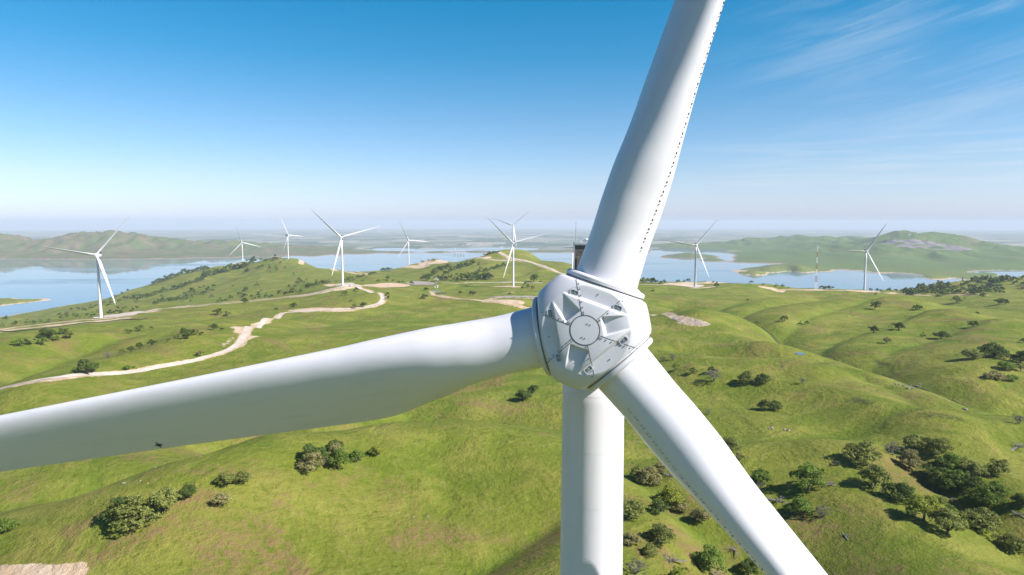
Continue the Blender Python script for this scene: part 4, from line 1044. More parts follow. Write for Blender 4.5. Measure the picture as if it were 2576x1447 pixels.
T_ = [
 # x, foot y, width, kind, label
 (8, 1338, 62, 'green', 'green oak cut by the left edge of the frame, near the bottom'),
 (336, 1319, 122, 'olive', 'widest olive oak at the lower left, front tree of its clump'),
 (308, 1306, 84, 'dark', 'darker oak just behind the widest olive oak, lower left'),
 (415, 1285, 82, 'olive', 'rounded oak right of the widest olive oak, lower left clump'),
 (446, 1258, 32, 'dark', 'small oak between two bigger ones at the lower left'),
 (472, 1252, 50, 'dark', 'dark leaning oak at the upper right end of the lower left clump'),
 (567, 1222, 52, 'olive', 'left one of two touching oaks above the tan round oak'),
 (607, 1214, 52, 'olive', 'right one of two touching oaks above the tan round oak'),
 (535, 1219, 12, 'olive', 'tiny bush left of the two touching oaks'),
 (555, 1269, 54, 'tan', 'round tan oak alone below two touching oaks, lower left'),
 (782, 1184, 68, 'tan', 'tan oak at the front left of the clump below the left blade'),
 (790, 1166, 72, 'dark', 'dark oak behind the tan one in the clump below the left blade'),
 (817, 1172, 40, 'grey', 'brown thin oak in the middle of the clump below the left blade'),
 (849, 1177, 64, 'green', 'bright green oak at the front right of the clump below the left blade'),
 (846, 1156, 54, 'tan', 'brownish oak near the top of the clump below the left blade'),
 (843, 1142, 46, 'dark', 'dark oak topmost in the clump below the left blade'),
 (899, 1162, 44, 'green', 'round green oak between the big clump and the lone small oak'),
 (946, 1146, 39, 'yellow', 'lone small yellow-green oak right of the clump below the left blade'),
 (1316.6, 1007.7, 42, 'dark', 'dense dark oak left of the tower, below the hub'),
 (1343, 990, 32, 'dark', 'sparse dark oak behind the dense one left of the tower'),
 (75, 868, 33, 'olive', 'left oak of the group below the left ridge road'),
 (107, 868, 29, 'green', 'bright oak in front of the group below the left ridge road'),
 (120, 851, 44, 'dark', 'largest oak at the back of the group below the left ridge road'),
 (160, 841, 26, 'dark', 'upper oak of the pair right of the group, below the left ridge road'),
 (175, 852, 28, 'olive', 'lower oak of the pair right of the group, below the left ridge road'),
 (141, 857, 25, 'bush', 'low dark bush between the group and the pair, left side'),
 (47, 871, 32, 'bush', 'low bush trailing left of the group below the left ridge road'),
 (325, 840, 26, 'bush', 'lower bush of the pair in the fold right of the left turbine foot'),
 (351, 833, 28, 'bush', 'upper bush of the pair in the fold right of the left turbine foot'),
 (381, 829, 13, 'dark', 'tiny oak right of the pair of bushes in the fold'),
 (472, 853, 30, 'dark', 'front oak of the clump left of the road bend'),
 (470, 846, 32, 'dark', 'rear oak of the clump left of the road bend'),
 (492, 843, 22, 'olive', 'right oak of the clump left of the road bend'),
 (447, 852, 20, 'olive', 'low round oak left of the clump, left of the road bend'),
 (507, 843, 15, 'grey', 'bare small oak right of the clump, left of the road bend'),
 (424, 859, 12, 'grey', 'bare small oak left of the clump, left of the road bend'),
 (538, 831, 26, 'dark', 'dark oak nearest to the road bend on its left'),
 (558, 832, 13, 'olive', 'tiny oak right of the dark oak by the road bend'),
 (383, 870, 26, 'dark', 'dark oak alone on the slope below the pair of bushes'),
 (271, 902, 28, 'grey', 'tall brown bare oak on the slope above the largest roadside oak'),
 (309, 892, 21, 'olive', 'oak with a visible trunk at the left end of a short row'),
 (330, 885, 22, 'dark', 'middle oak of a short row on the left slope'),
 (352, 878, 24, 'dark', 'right oak of a short row on the left slope'),
 (220, 942, 50, 'dark', 'tall dense dark oak beside the lower left road'),
 (238, 936, 30, 'dark', 'smaller crown leaning on the tall dense oak by the lower left road'),
 (503, 896, 25, 'tan', 'brown oak just above the winding road, left of its bend'),
 (321, 931, 26, 'bush', 'low bush at the road edge right of the tall dense oak'),
 (337, 926, 9, 'bush', 'tiny bush above the low roadside bush'),
 (547.5, 793, 26, 'dark', 'left one of two dark oaks below the ridge road'),
 (573, 796, 18, 'olive', 'right one of two dark oaks below the ridge road'),
 (615, 764, 21, 'dark', 'low oak touching the ridge road from below'),
 (867, 742.6, 18, 'olive', 'oak with a long shadow inside the road loop'),
 (895.6, 733, 15, 'dark', 'small oak inside the road loop near the fork'),
 (896, 736.5, 9, 'grey', 'tiny brush below the small oak near the fork'),
 (882, 760, 9, 'olive', 'tiny oak in the middle of the road loop'),
 (892.6, 776, 18, 'olive', 'left one of two oaks at the bottom of the road loop'),
 (914, 773, 21, 'dark', 'right one of two oaks at the bottom of the road loop'),
 (738, 775, 19, 'dark', 'lone dark oak above the lower road, left of the loop'),
 (974, 746, 16, 'dark', 'upper oak at the outside of the road bend'),
 (974, 755, 16, 'dark', 'lower oak at the outside of the road bend'),
 (695, 782, 14, 'bush', 'low bush where the lower road starts its turn'),
 (1004, 713, 9, 'olive', 'left tiny tree on the grey lot edge'),
 (1013, 711.5, 7, 'grey', 'right tiny bare tree on the grey lot edge'),
 (1035.5, 716, 15, 'olive', 'oak standing on the grey gravel lot'),
 (1071.7, 733, 16, 'dark', 'oak left of the telecom mast'),
 (1068, 752.5, 19, 'dark', 'oak below the track start, left of the telecom mast'),
 (1158, 741, 15, 'olive', 'low oak right of the telecom mast'),
 (1189, 743.5, 19, 'dark', 'round oak between the telecom mast and the middle turbine'),
 (1282, 742, 11, 'olive', 'tiny oak below the middle turbine foot'),
 (1321, 717.5, 11, 'dark', 'oak behind the trio right of the middle turbine'),
 (1315, 728, 13, 'dark', 'left oak of the trio right of the middle turbine'),
 (1327, 724.5, 13, 'dark', 'middle oak of the trio right of the middle turbine'),
 (1340, 728.5, 13, 'olive', 'right oak of the trio right of the middle turbine'),
 (1342.6, 710, 29, 'dark', 'large dark oak behind the straight road, left of the hub'),
 (1360, 710, 9, 'dark', 'tiny oak right of the large dark oak behind the straight road'),
 (1670, 714, 15, 'dark', 'dark oak on the road right of the upper blade root'),
 (1642, 734.5, 12, 'dark', 'lone oak below the road, right of the leaves line by the blade root'),
 (1607, 737, 8, 'dark', 'tiny oak touching the spinner edge on its right'),
 (1803, 724, 18, 'green', 'oak just right of the turbine pad, above the smooth slope'),
 (1880.5, 757, 9, 'dark', 'tiny lone oak on the smooth slope left of the lattice mast'),
 (1973, 808.5, 23, 'olive', 'oak with a long shadow left of the two bare trees'),
 (2012, 817.5, 15, 'grey', 'left one of two bare trees on the right slopes'),
 (2029, 816.5, 14, 'grey', 'right one of two bare trees on the right slopes'),
 (2201, 778.5, 28, 'dark', 'dark oak below the rightmost turbine'),
 (2303, 781, 20, 'green', 'left half of the double green oak on the right slope'),
 (2313, 780, 20, 'green', 'right half of the double green oak on the right slope'),
 (2197, 837, 28, 'dark', 'round dark oak left of another on the open right slope'),
 (2260, 829.7, 31, 'dark', 'dark oak right of the round one on the open right slope'),
 (2322.5, 848, 15, 'dark', 'small upright oak left of the broad dark oak'),
 (2367, 852, 40, 'dark', 'broad dark oak alone on the right slope'),
 (2231, 864, 23, 'tan', 'thin umbrella tree on the spur at the right'),
 (2447, 822, 26, 'dark', 'lone flat oak high on the far right slope'),
 (2443, 904, 48, 'olive', 'lighter left tree of the big dark pair at the far right'),
 (2498, 898, 70, 'dark', 'big dark tree of the pair at the far right'),
 (2574, 863, 18, 'dark', 'oak cut by the right edge, uppermost there'),
 (2568, 914, 48, 'dark', 'very dark oak cut by the right edge'),
 (2529.5, 930, 42, 'green', 'green oak left of the very dark one at the right edge'),
 (2502, 953, 54, 'tan', 'broad brown oak with a black shadow at the far right'),
 (2542, 957, 38, 'green', 'green oak attached to the broad brown one'),
 (2567, 934, 26, 'olive', 'small oak behind, at the right edge'),
 (2562, 1066, 36, 'grey', 'brown leafless oak at the right edge, mid height'),
 (2018, 966, 24, 'grey', 'small tree with open branches alone on the right crest'),
 (1947, 1032, 40, 'dark', 'right dark half of the double oak in the middle right field'),
 (1924, 1031, 38, 'olive', 'left olive half of the double oak in the middle right field'),
 (1875, 964.5, 42, 'olive', 'left olive tree of the pair below the creek crests'),
 (1917, 963, 42, 'dark', 'right dark tree of the pair below the creek crests'),
 (1795, 959, 50, 'grey', 'grey leafless oak right of the small oaks beside the blade'),
 (1790, 940, 26, 'dark', 'green crown behind the grey leafless oak'),
 (1742, 940.7, 26, 'olive', 'small open oak left of the grey leafless one'),
 (1701, 931, 29, 'yellow', 'yellowish oak nearest to the right side of the lower blade'),
 (1691, 907, 26, 'grey', 'right heap of dead brush beside the lower blade'),
 (1667, 909, 20, 'grey', 'left heap of dead brush beside the lower blade'),
 (1781, 1043, 20, 'grey', 'small tangled dead tree right of the lower blade'),
 (1903, 812, 8, 'olive', 'tiny tree beside the creek above the ponds'),
 (2034, 1233, 92, 'green', 'dense green oak right of the lower blade, with fallen wood at its side'),
 (2168, 1165.5, 88, 'olive', 'wide spreading olive oak on the crest, lower right'),
 (2247, 1145.5, 54, 'grey', 'brown thin oak left of the high olive pair, lower right'),
 (2303, 1131, 64, 'olive', 'front oak of the high olive pair, lower right'),
 (2332, 1124, 38, 'dark', 'rear dark oak of the high olive pair, lower right'),
 (2363, 1144, 60, 'olive', 'light olive oak right of the high pair, lower right'),
 (2287, 1179, 62, 'tan', 'tan weeping oak at the upper left of the ravine'),
 (2202, 1223, 80, 'olive', 'dark oak on the ridge left of the ravine, upper one'),
 (2262, 1259, 80, 'dark', 'darkest round oak on the ridge left of the ravine, lower one'),
 (2012, 1293, 74, 'green', 'bright green oak with a bare grey one at its right'),
 (2067, 1303, 54, 'grey', 'bare grey oak right of the bright green one'),
 (2104, 1172, 20, 'grey', 'broken snag with brush left of the wide spreading oak'),
 (2357, 1203, 72, 'dark', 'ravine oak, leftmost of the upper dark mass'),
 (2395, 1190, 66, 'green', 'ravine oak at the top of the dark mass'),
 (2428, 1186, 62, 'olive', 'lighter ravine oak at the top right of the dark mass'),
 (2458, 1204, 56, 'olive', 'ravine oak at the right end of the dark mass'),
 (2392, 1230, 76, 'green', 'ravine oak in the middle front of the dark mass'),
 (2437, 1232, 70, 'dark', 'ravine oak right of the middle in the dark mass'),
 (2362, 1222, 54, 'olive', 'ravine oak at the lower left of the dark mass'),
 (2481, 1266, 86, 'green', 'domed bluish green oak below the ravine mass'),
 (2512, 1244, 56, 'green', 'oak behind the domed bluish green one'),
 (2512, 1194, 64, 'olive', 'open olive oak on the ridge right of the ravine'),
 (2570, 1273, 50, 'dark', 'dark oak at the right edge beside the domed one'),
 (2324, 1310, 92, 'yellow', 'bright spreading oak at the lower end of the ravine, left one'),
 (2383, 1345, 92, 'olive', 'spreading oak with a long shadow, right and below the bright one'),
 (2362, 1277, 46, 'olive', 'small pale oak above the bright spreading one'),
 (2394, 1292, 32, 'dark', 'small dark oak between the spreading ones and the leaning one'),
 (2467, 1334, 92, 'olive', 'leaning umbrella oak with a bent trunk, lower right'),
 (2547, 1385, 76, 'olive', 'oak at the bottom right corner cut by the edge'),
 (1633, 1213, 68, 'tan', 'tan oak with many boughs between the tower and the lower blade'),
 (1603, 1201, 42, 'olive', 'oak left of and behind the tan one near the tower'),
 (1660, 1192, 38, 'tan', 'oak right of and behind the tan one near the tower'),
 (1686, 1270, 84, 'yellow', 'big yellow-green oak partly behind the lower blade'),
 (1715, 1289, 38, 'tan', 'small tan oak with a clear trunk in front of the yellow-green one'),
 (1657, 1294, 52, 'dark', 'dark green oak at the left foot of the yellow-green one'),
 (1590, 1300, 72, 'olive', 'grey-olive oak touching the right side of the tower'),
 (1762, 1313, 56, 'tan', 'low tan oak with a long left shadow beside the lower blade'),
 (1663, 1366, 76, 'olive', 'wide olive oak in the middle of the bottom thicket by the tower'),
 (1634, 1396, 48, 'olive', 'oak in front of the wide olive one in the bottom thicket'),
 (1585, 1368, 52, 'tan', 'tan oak beside the tower in the bottom thicket'),
 (1784, 1436, 84, 'green', 'big oak with a dark forked trunk at the bottom, left of the blade'),
 (1600, 1444, 66, 'grey', 'bare twisted oak at the foot of the picture beside the tower'),
 (1706, 1478, 74, 'yellow', 'yellow-green oak cut by the bottom edge'),
 (1884, 1446, 58, 'dark', 'dark green oak half covered by the lower blade at the bottom'),
 (1914, 1213, 54, 'green', 'green oak at the right edge of the lower blade'),
 (1912, 1230, 28, 'grey', 'grey thin oak in front of the green one at the blade edge'),
 (1834, 1134, 52, 'olive', 'olive oak peeking out right of the lower blade'),
 (1860, 1162, 30, 'tan', 'tan crown below the olive one at the blade edge'),
]
for i, (px, py, wd, kind, lab) in enumerate(T_):
    tree(px, py, wd, kind, lab, G1, hs=0.6 if 'big dark tree of the pair' in lab or 'broad' in lab else (0.72 if kind == 'bush' else (0.9 if wd > 30 else 1.0)))

# tree bands on the middle hills: small copies, one group per band
def A_px(cx, cy): return (cx * .25, 515.7 + cy * .25)
def B_px(cx, cy): return (566 + cx * .1956, 515.7 + cy * .1956)
def D_px(cx, cy): return (1006.2 + cx * .1956, 515.7 + cy * .1956)
def E_px(cx, cy): return (1603.7 + cx * .1956, 515.7 + cy * .1956)
def G_px(cx, cy): return (2072.8 + cx * .1956, 515.7 + cy * .1956)
def band(fn, pts, n, wd, group, label, kinds=('dark', 'dark', 'green', 'olive'), jit=5, k=None):
    n = int(n * 1.5)
    r = random.Random(hash((len(pts), n, int(pts[0][0]))) & 0xffff); q = [Vector(fn(*p)) for p in pts]; L = [0]
    for a, b in zip(q[:-1], q[1:]): L.append(L[-1] + (b - a).length)
    for i in range(n):
        s = L[-1] * (i + r.uniform(0.1, .9)) / n; j = max(x for x in range(len(L) - 1) if L[x] <= s + 1e-6)
        p = q[j].lerp(q[j + 1], (s - L[j]) / max(1e-6, L[j + 1] - L[j]))
        tree(p.x + r.uniform(-jit, jit) * .3, p.y + r.uniform(-jit, jit) * .35, wd * r.uniform(.95, 1.6), r.choice(kinds), label, group, detail=False)
def spots(fn, sp, sc, group, label, kinds=('dark', 'dark', 'green')):
    r = random.Random(len(sp))
    for cx, cy, w_ in sp:
        x, y = fn(cx, cy); tree(x, y + w_ * sc * .22, w_ * sc * 1.15, r.choice(kinds), label, group, detail=False)
gL = 'oaks on the wooded left hillside above the lake'; lL = 'small dark oak in the bands on the left hillside above the lake'
band(A_px, [(1530, 805), (1650, 760), (1830, 700), (2000, 665), (2100, 640)], 19, 11, gL, lL)
band(A_px, [(2030, 740), (2200, 685), (2380, 645), (2560, 590)], 15, 15, gL, lL, jit=9)
band(A_px, [(1740, 860), (1900, 805), (2050, 755)], 12, 11, gL, lL)
band(A_px, [(1240, 955), (1400, 940), (1540, 910), (1690, 865)], 13, 11, gL, lL)
band(A_px, [(1540, 1005), (1650, 975), (1780, 965), (1900, 940), (2020, 910), (2080, 890)], 14, 12, gL, lL)
spots(A_px, [(1230, 890, 35), (1285, 860, 35), (1110, 945, 35), (1165, 920, 35), (1400, 950, 60), (1630, 920, 40), (1930, 870, 60), (1950, 885, 50), (2010, 835, 35), (2055, 825, 30), (2090, 845, 50),
  (2150, 820, 50), (2140, 860, 40), (1860, 900, 40), (2125, 920, 40), (1920, 965, 30), (2490, 660, 50), (2475, 850, 60), (2410, 900, 50), (2325, 935, 45), (2460, 920, 50), (1540, 905, 60), (2100, 860, 50)], .25, gL, lL)
gR = 'oaks just behind the left ridge road'; lR = 'small oak just behind the left ridge road'
spots(A_px, [(1050, 990, 45), (1120, 985, 40), (1200, 965, 45), (1100, 1095, 60), (1180, 1078, 85), (1215, 1085, 50), (1260, 1048, 60), (1330, 1065, 50), (1380, 1035, 40), (720, 1050, 40), (790, 1045, 40), (845, 1055, 50), (920, 1035, 50),
  (970, 1020, 40), (605, 1110, 50), (670, 1100, 45), (610, 1140, 45), (680, 1120, 40), (745, 1112, 50), (790, 1125, 50), (880, 1105, 40), (930, 1110, 60), (990, 1070, 40), (1090, 1010, 40), (150, 1200, 60),
  (285, 1185, 55), (345, 1183, 50), (410, 1172, 40), (500, 1162, 35), (55, 1150, 60), (20, 1215, 50), (2210, 968, 60), (2270, 962, 40)], .25, gR, lR)
gK = 'oaks on the hill under the sideways turbine'; lK = 'small dark oak on the green hill under the sideways turbine'
spots(B_px, [(285, 845, 65), (340, 840, 25), (715, 745, 40), (655, 800, 35), (665, 825, 45), (580, 810, 40), (565, 780, 30), (775, 805, 35), (545, 850, 30), (580, 860, 30), (885, 885, 30), (950, 950, 45), (970, 975, 60),
  (930, 1010, 60), (900, 1050, 50), (1010, 1000, 40), (1050, 960, 30), (825, 1045, 45), (405, 1030, 60), (275, 1080, 70), (250, 1100, 60), (185, 1145, 50), (105, 1045, 30), (465, 1105, 35), (430, 1130, 40),
  (430, 1155, 60), (260, 1172, 60), (215, 1185, 40), (335, 1180, 45), (80, 1195, 50), (480, 790, 50), (430, 810, 40), (640, 690, 85), (720, 674, 25)], .1956, gK, lK)
band(B_px, [(330, 745), (450, 715), (540, 708)], 6, 6, gK, lK)
gN = 'oaks along the ridge road left of the second turbine'; lN = 'oak in the row along the ridge road, left of the second turbine'
band(B_px, [(1000, 1095), (1080, 1070), (1200, 1025), (1350, 1008)], 9, 12, gN, lN, jit=3)
spots(B_px, [(780, 1145, 80), (850, 1140, 90), (870, 1100, 70), (700, 1120, 60), (690, 1145, 50), (910, 1115, 40), (540, 1178, 70), (600, 1182, 50), (440, 1192, 50), (380, 1200, 60), (970, 1110, 60)], .1956, gN, lN, ('green', 'dark', 'dark'))
gM = 'oaks right of the second turbine foot'; lM = 'small oak on the slope right of the second turbine'
spots(B_px, [(1560, 960, 60), (1600, 940, 50), (1640, 945, 45), (1590, 978, 60), (1650, 975, 40), (1430, 990, 30), (1815, 935, 35), (1770, 975, 40), (2085, 950, 60), (2080, 980, 40), (2160, 975, 30), (1970, 988, 50)], .1956, gM, lM)
band(B_px, [(1690, 945), (1800, 920)], 5, 7, gM, lM, jit=2); band(B_px, [(1850, 900), (1940, 887)], 4, 7, gM, lM, jit=2); band(B_px, [(2010, 855), (2140, 840)], 5, 8, gM, lM, jit=2)
gC = 'oaks in the folds of the knoll hillside'; lC = 'dark oak in the diagonal bands on the knoll hillside'
band(D_px, [(260, 975), (430, 905), (560, 835), (640, 805)], 11, 14, gC, lC)
band(D_px, [(650, 855), (750, 825), (900, 780), (960, 762)], 9, 13, gC, lC)
band(D_px, [(720, 965), (870, 925), (970, 898), (1130, 855), (1250, 815), (1400, 775)], 16, 10, gC, lC, jit=3)
band(D_px, [(720, 975), (900, 965), (980, 965), (1100, 955), (1170, 975)], 10, 18, gC, lC, jit=6)
band(D_px, [(480, 975), (640, 960)], 5, 15, gC, lC)
spots(D_px, [(590, 890, 110), (785, 755, 40), (860, 730, 40), (1015, 748, 30), (1010, 775, 30), (1040, 815, 45), (875, 875, 30), (665, 910, 35), (350, 960, 80)], .1956, gC, lC)
band(D_px, [(1085, 655), (1180, 628), (1280, 607)], 8, 7, 'oaks on the knoll top', 'tiny oak along the knoll top road', jit=2)
band(D_px, [(130, 760), (300, 735), (490, 705)], 6, 5, 'shrubs on the low lakeside hill', 'tiny shrub on the low hill at the lake edge', jit=3)
gS = 'oaks along the right skyline crest'; lS = 'small oak on the crest against the lake, right of the hub'
band(E_px, [(10, 1010), (150, 1005), (300, 1015)], 6, 13, gS, lS, jit=2)
spots(E_px, [(520, 988, 60), (595, 988, 40), (650, 980, 60), (705, 972, 60), (795, 970, 50), (865, 965, 45), (1305, 968, 35), (1280, 980, 25), (1402, 965, 45), (1470, 972, 30), (1465, 1000, 55), (1620, 1025, 40),
  (1780, 1040, 55), (1870, 1050, 50), (1940, 1065, 25), (970, 1000, 40), (1020, 1000, 30)], .1956, gS, lS)
band(E_px, [(2350, 1078), (2560, 1072)], 6, 10, gS, lS, jit=2)
spots(G_px, [(20, 1072, 50), (65, 1070, 50), (110, 1070, 45), (150, 1068, 40), (208, 1070, 15), (600, 1098, 50), (640, 1096, 50), (690, 1100, 50), (730, 1103, 40), (830, 1100, 60), (925, 1105, 55), (665, 1150, 45)], .1956, gS, lS)
gW = 'oaks of the wooded ridge at the far right'; lW = 'dark oak in the dense wood on the far right ridge'
r = random.Random(3); cnt = 0
while cnt < 120:
    cx = r.uniform(1000, 2640); top = np.interp(cx, [1000, 1100, 1450, 1700, 2000, 2200, 2640], [1110, 1095, 1040, 1000, 955, 945, 935]); cy = r.uniform(top, 1150)
    if 1680 < cx < 2030 and 1030 < cy < 1062: continue
    if cx > 2290 and cy > 1065: continue
    x, y = G_px(cx, cy); tree(x, y + 3, r.uniform(15, 24), r.choice(('dark', 'dark', 'green', 'olive')), lW, gW, detail=False); cnt += 1
for (cx, cy, w_, kd, lab) in [(1520, 1165, 90, 'dark', 'right oak of the pair in front of the wooded ridge'), (1470, 1200, 80, 'dark', 'left shadowed oak of the pair in front of the wooded ridge'),
  (1705, 1210, 80, 'dark', 'upper oak of three left of the flat oaks, far right'), (1710, 1260, 120, 'olive', 'lower wide oak of three, far right slope'), (1810, 1205, 35, 'dark', 'smallest oak of three, far right slope'),
  (2035, 1195, 90, 'dark', 'flat oak alone under the wooded ridge'), (2245, 1285, 120, 'dark', 'left half of the long-shadowed double oak, far right'), (2330, 1280, 110, 'dark', 'right half of the long-shadowed double oak, far right'), (1975, 1405, 50, 'bush', 'low dark bush in a dip, far right')]:
    x, y = G_px(cx, cy); tree(x, y, w_ * .1956, kd, lab, G1)
QUEUE.sort(key=lambda q: -q[2])
for q in QUEUE[:294]: tree_now(*q)
# everything smaller reads as one mass of scrub oaks
mv = []; mf = []; nb_ = 0; r = random.Random(5)
for q in QUEUE[294:]:
    p = hit(q[0], q[1]); W = q[2] / F * p.y * 1.04; me = FAR_V[r.randrange(len(FAR_V))]
    co = np.empty(len(me.vertices) * 3, np.float32); me.vertices.foreach_get('co', co); co = co.reshape(-1, 3); a = r.uniform(0, 6.28); ca, sa = math.cos(a), math.sin(a)
    mv.append(np.stack([(co[:, 0] * ca - co[:, 1] * sa) * W + p.x, (co[:, 0] * sa + co[:, 1] * ca) * W + p.y, co[:, 2] * W + p.z - .012 * W], 1))
    fi = np.empty(len(me.loops), np.int32); me.loops.foreach_get('vertex_index', fi); mf.append(fi.reshape(-1, 4) + nb_); nb_ += len(co)
so = link_mesh('distant_oaks', np.concatenate(mv), np.concatenate(mf), LM['dark']); tag(so, 'smallest dark oaks strewn over the far hillsides', kind='stuff')
print('TREES', tree_n, len(QUEUE))

# ------------------------------------------------------------------ haze over the valley
hz_b = MB(); hz_b.box((0, 0, 6), (150000, 150000, 796))
hm = bpy.data.materials.new('haze'); hm.use_nodes = True; ht = NT(hm.node_tree); ht.n.clear()
pv = ht.n.new('ShaderNodeVolumePrincipled'); pv.inputs['Color'].default_value = (0.80, 0.90, 1.0, 1); pv.inputs['Density'].default_value = 0.000046; pv.inputs['Anisotropy'].default_value = 0.0
ho = ht.n.new('ShaderNodeOutputMaterial'); ht.l.new(pv.outputs[0], ho.inputs['Volume'])
hz = hz_b.build('haze', hm); tag(hz, 'pale blue haze in the air over the valley', kind='stuff')

# ------------------------------------------------------------------ masts, vehicles, ponds, rocks, dead wood
M_red = plain('mast_red', (0.36, 0.13, 0.09), 0.6); M_mw = plain('mast_white', (0.72, 0.72, 0.70), 0.6)
M_yel = plain('machine_yellow', (0.62, 0.38, 0.04), 0.5); M_tyre = plain('tyre_black', (0.03, 0.03, 0.03), 0.8)
M_rock = plain('pale_rock', (0.26, 0.21, 0.17), 0.9, 0, .4, 2); M_rockd = plain('dark_rock', (0.16, 0.15, 0.13), 0.9, 0, .4, 2)
M_conc = plain('concrete', (0.48, 0.46, 0.43), 0.85); M_blue = plain('door_blue', (0.12, 0.25, 0.38), .6)
def lattice(mb, z0, z1, w0, w1, bays, rad):
    cs = [(-1, -1), (1, -1), (1, 1), (-1, 1)]
    for i in range(bays):
        a = i / bays; b = (i + 1) / bays; za, zb = z0 + (z1 - z0) * a, z0 + (z1 - z0) * b; wa, wb = (w0 + (w1 - w0) * a) / 2, (w0 + (w1 - w0) * b) / 2
        for k in range(4):
            (x, y), (x2, y2) = cs[k], cs[(k + 1) % 4]
            mb.tube([(x * wa, y * wa, za), (x * wb, y * wb, zb)], rad, 5); mb.tube([(x * wa, y * wa, za), (x2 * wb, y2 * wb, zb)], rad * .6, 4); mb.tube([(x2 * wa, y2 * wa, za), (x * wb, y * wb, zb)], rad * .6, 4)
            mb.tube([(x * wb, y * wb, zb), (x2 * wb, y2 * wb, zb)], rad * .6, 4)
p = hit(2052, 730); e = empty('lattice_mast', p); tag(e, 'tall red and white lattice mast on a round dirt pad, right of the hub', 'mast')
Hm = (730 - 616) / F * p.y * 1.0; ws = [4.2, 3.4, 2.7, 2.1, 1.6, 1.2, .9, .7]
cuts = [0, .17, .32, .46, .60, .73, .85, .96]
for i in range(7):
    mb = MB(); lattice(mb, Hm * cuts[i], Hm * cuts[i + 1], ws[i], ws[i + 1], 4, 0.13); mb.build('mast_section', M_mw if i % 2 == 0 else M_red, e)
mb = MB(); mb.tube([(0, 0, Hm * .96), (0, 0, Hm)], .15, 6); mb.tube([(-4.5, 0, Hm * .975), (4.5, 0, Hm * .975)], .14, 5); mb.tube([(-3, 0, Hm * .94), (3, 0, Hm * .94)], .12, 5); mb.build('antenna', M_mw, e)
mb = MB(); mb.box((0, 0, 0.2), (8, 8, .8)); mb.build('foundation', M_conc, e)
p = hit(1098, 735.5); e = empty('telecom_mast', p); tag(e, 'small telecom mast with panel antennas, left of the middle turbine', 'mast'); Ht = 38 / F * p.y
mb = MB()
for a in (0, 2.1, 4.2): mb.tube([(2.0 * math.cos(a), 2.0 * math.sin(a), 0), (1.1 * math.cos(a), 1.1 * math.sin(a), Ht * .9)], .22, 6)
for k in range(8):
    for a in (0, 2.1, 4.2):
        r0 = 2.0 - .9 * k / 8; r1 = 2.0 - .9 * (k + 1) / 8; z0, z1 = Ht * .9 * k / 8, Ht * .9 * (k + 1) / 8
        mb.tube([(r0 * math.cos(a), r0 * math.sin(a), z0), (r1 * math.cos(a + 2.1), r1 * math.sin(a + 2.1), z1)], .1, 4)
mb.build('mast_frame', M_steel, e)
for x, z, hgt in ((-2.2, .88, 4), (0, .95, 5), (2.4, .86, 4), (3.2, .84, 3)):
    mb = MB(); mb.box((x, -1.2, Ht * z), (.9, .5, hgt)); mb.build('panel_antenna', M_mw, e)
for x, z in ((-2.6, .36), (1.8, .34), (2.6, .43)):
    mb = MB(); mb.tube([(x, -1.6, Ht * z), (x, -1.9, Ht * z), (x, -2.3, Ht * z)], [1.3, 1.2, .2], 14); mb.build('dish', M_mw, e)
for i, (px, py, s, lab) in enumerate([(1089.5, 735, (3.6, 2.6, 2.6), 'leftmost cabinet at the telecom mast foot'), (1094, 736, (2.6, 2.4, 2.4), 'cabinet left of the telecom mast legs'), (1102, 735.5, (3.0, 2.6, 2.8), 'cabinet right of the telecom mast legs')]):
    q = hit(px, py); c = empty('equipment_cabinet', q); tag(c, lab, 'cabinet', 'cabinets at the telecom mast')
    mb = MB(); mb.box((0, 0, s[2] / 2), s); mb.build('cabinet_body', M_conc, c); mb = MB(); mb.box((0, -s[1] / 2 - .04, s[2] * .45), (s[0] * .35, .08, s[2] * .7)); mb.build('door', M_blue, c)
    mb = MB(); mb.box((0, 0, s[2] + .1), (s[0] + .3, s[1] + .3, .2)); mb.build('roof', M_steel, c)
q = hit(1112, 739); c = empty('solar_rack', q, .2); tag(c, 'low grey rack of panels beside the telecom mast', 'solar rack')
for k in range(3):
    mb = MB(); mb.box((-6 + 6 * k, 0, 1.2), (5.2, 3.4, .12), Matrix.Rotation(.45, 3, 'X')); mb.build('panel', M_dark, c)
mb = MB(); mb.box((0, .9, .5), (17.5, .2, 1.0)); mb.box((0, -.9, .35), (17.5, .2, .5)); mb.build('frame', M_steel, c)
def car(px, py, rz, lab):
    q = hit(px, py); c = empty('pickup_truck', q, rz); tag(c, lab, 'pickup', 'white pickups at the turbines'); S_ = 1.25
    mb = MB(); prof = [(-2.8, .5), (-2.8, 1.15), (-.55, 1.15), (-.55, 1.1), (1.3, 1.12), (2.6, 1.0), (2.75, .5)]
    n_ = len(prof)
    for s in (-.95, .95): mb.v += [(x * S_, s * S_, z * S_) for x, z in prof]
    mb.f = [tuple(range(n_)), tuple(range(n_, 2 * n_))[::-1]] + [(k, (k + 1) % n_, n_ + (k + 1) % n_, n_ + k) for k in range(n_)]; mb.build('body', M_mw, c)
    mb = MB(); prof = [(-.6, 1.1), (-.45, 1.8), (.65, 1.8), (1.25, 1.1)]
    for s in (-.8, .8): mb.v += [(x * S_, s * S_, z * S_) for x, z in prof]
    mb.f = [(0, 1, 2, 3), (7, 6, 5, 4)] + [(k, (k + 1) % 4, 4 + (k + 1) % 4, 4 + k) for k in range(4)]; mb.build('cab', M_glassy, c)
    for x in (-1.8, 1.8):
        for s in (-.95, .95): mb = MB(); mb.tube([(x * S_, (s - .12) * S_, .42 * S_), (x * S_, (s + .12) * S_, .42 * S_)], .42 * S_, 12); mb.build('wheel', M_tyre, c)
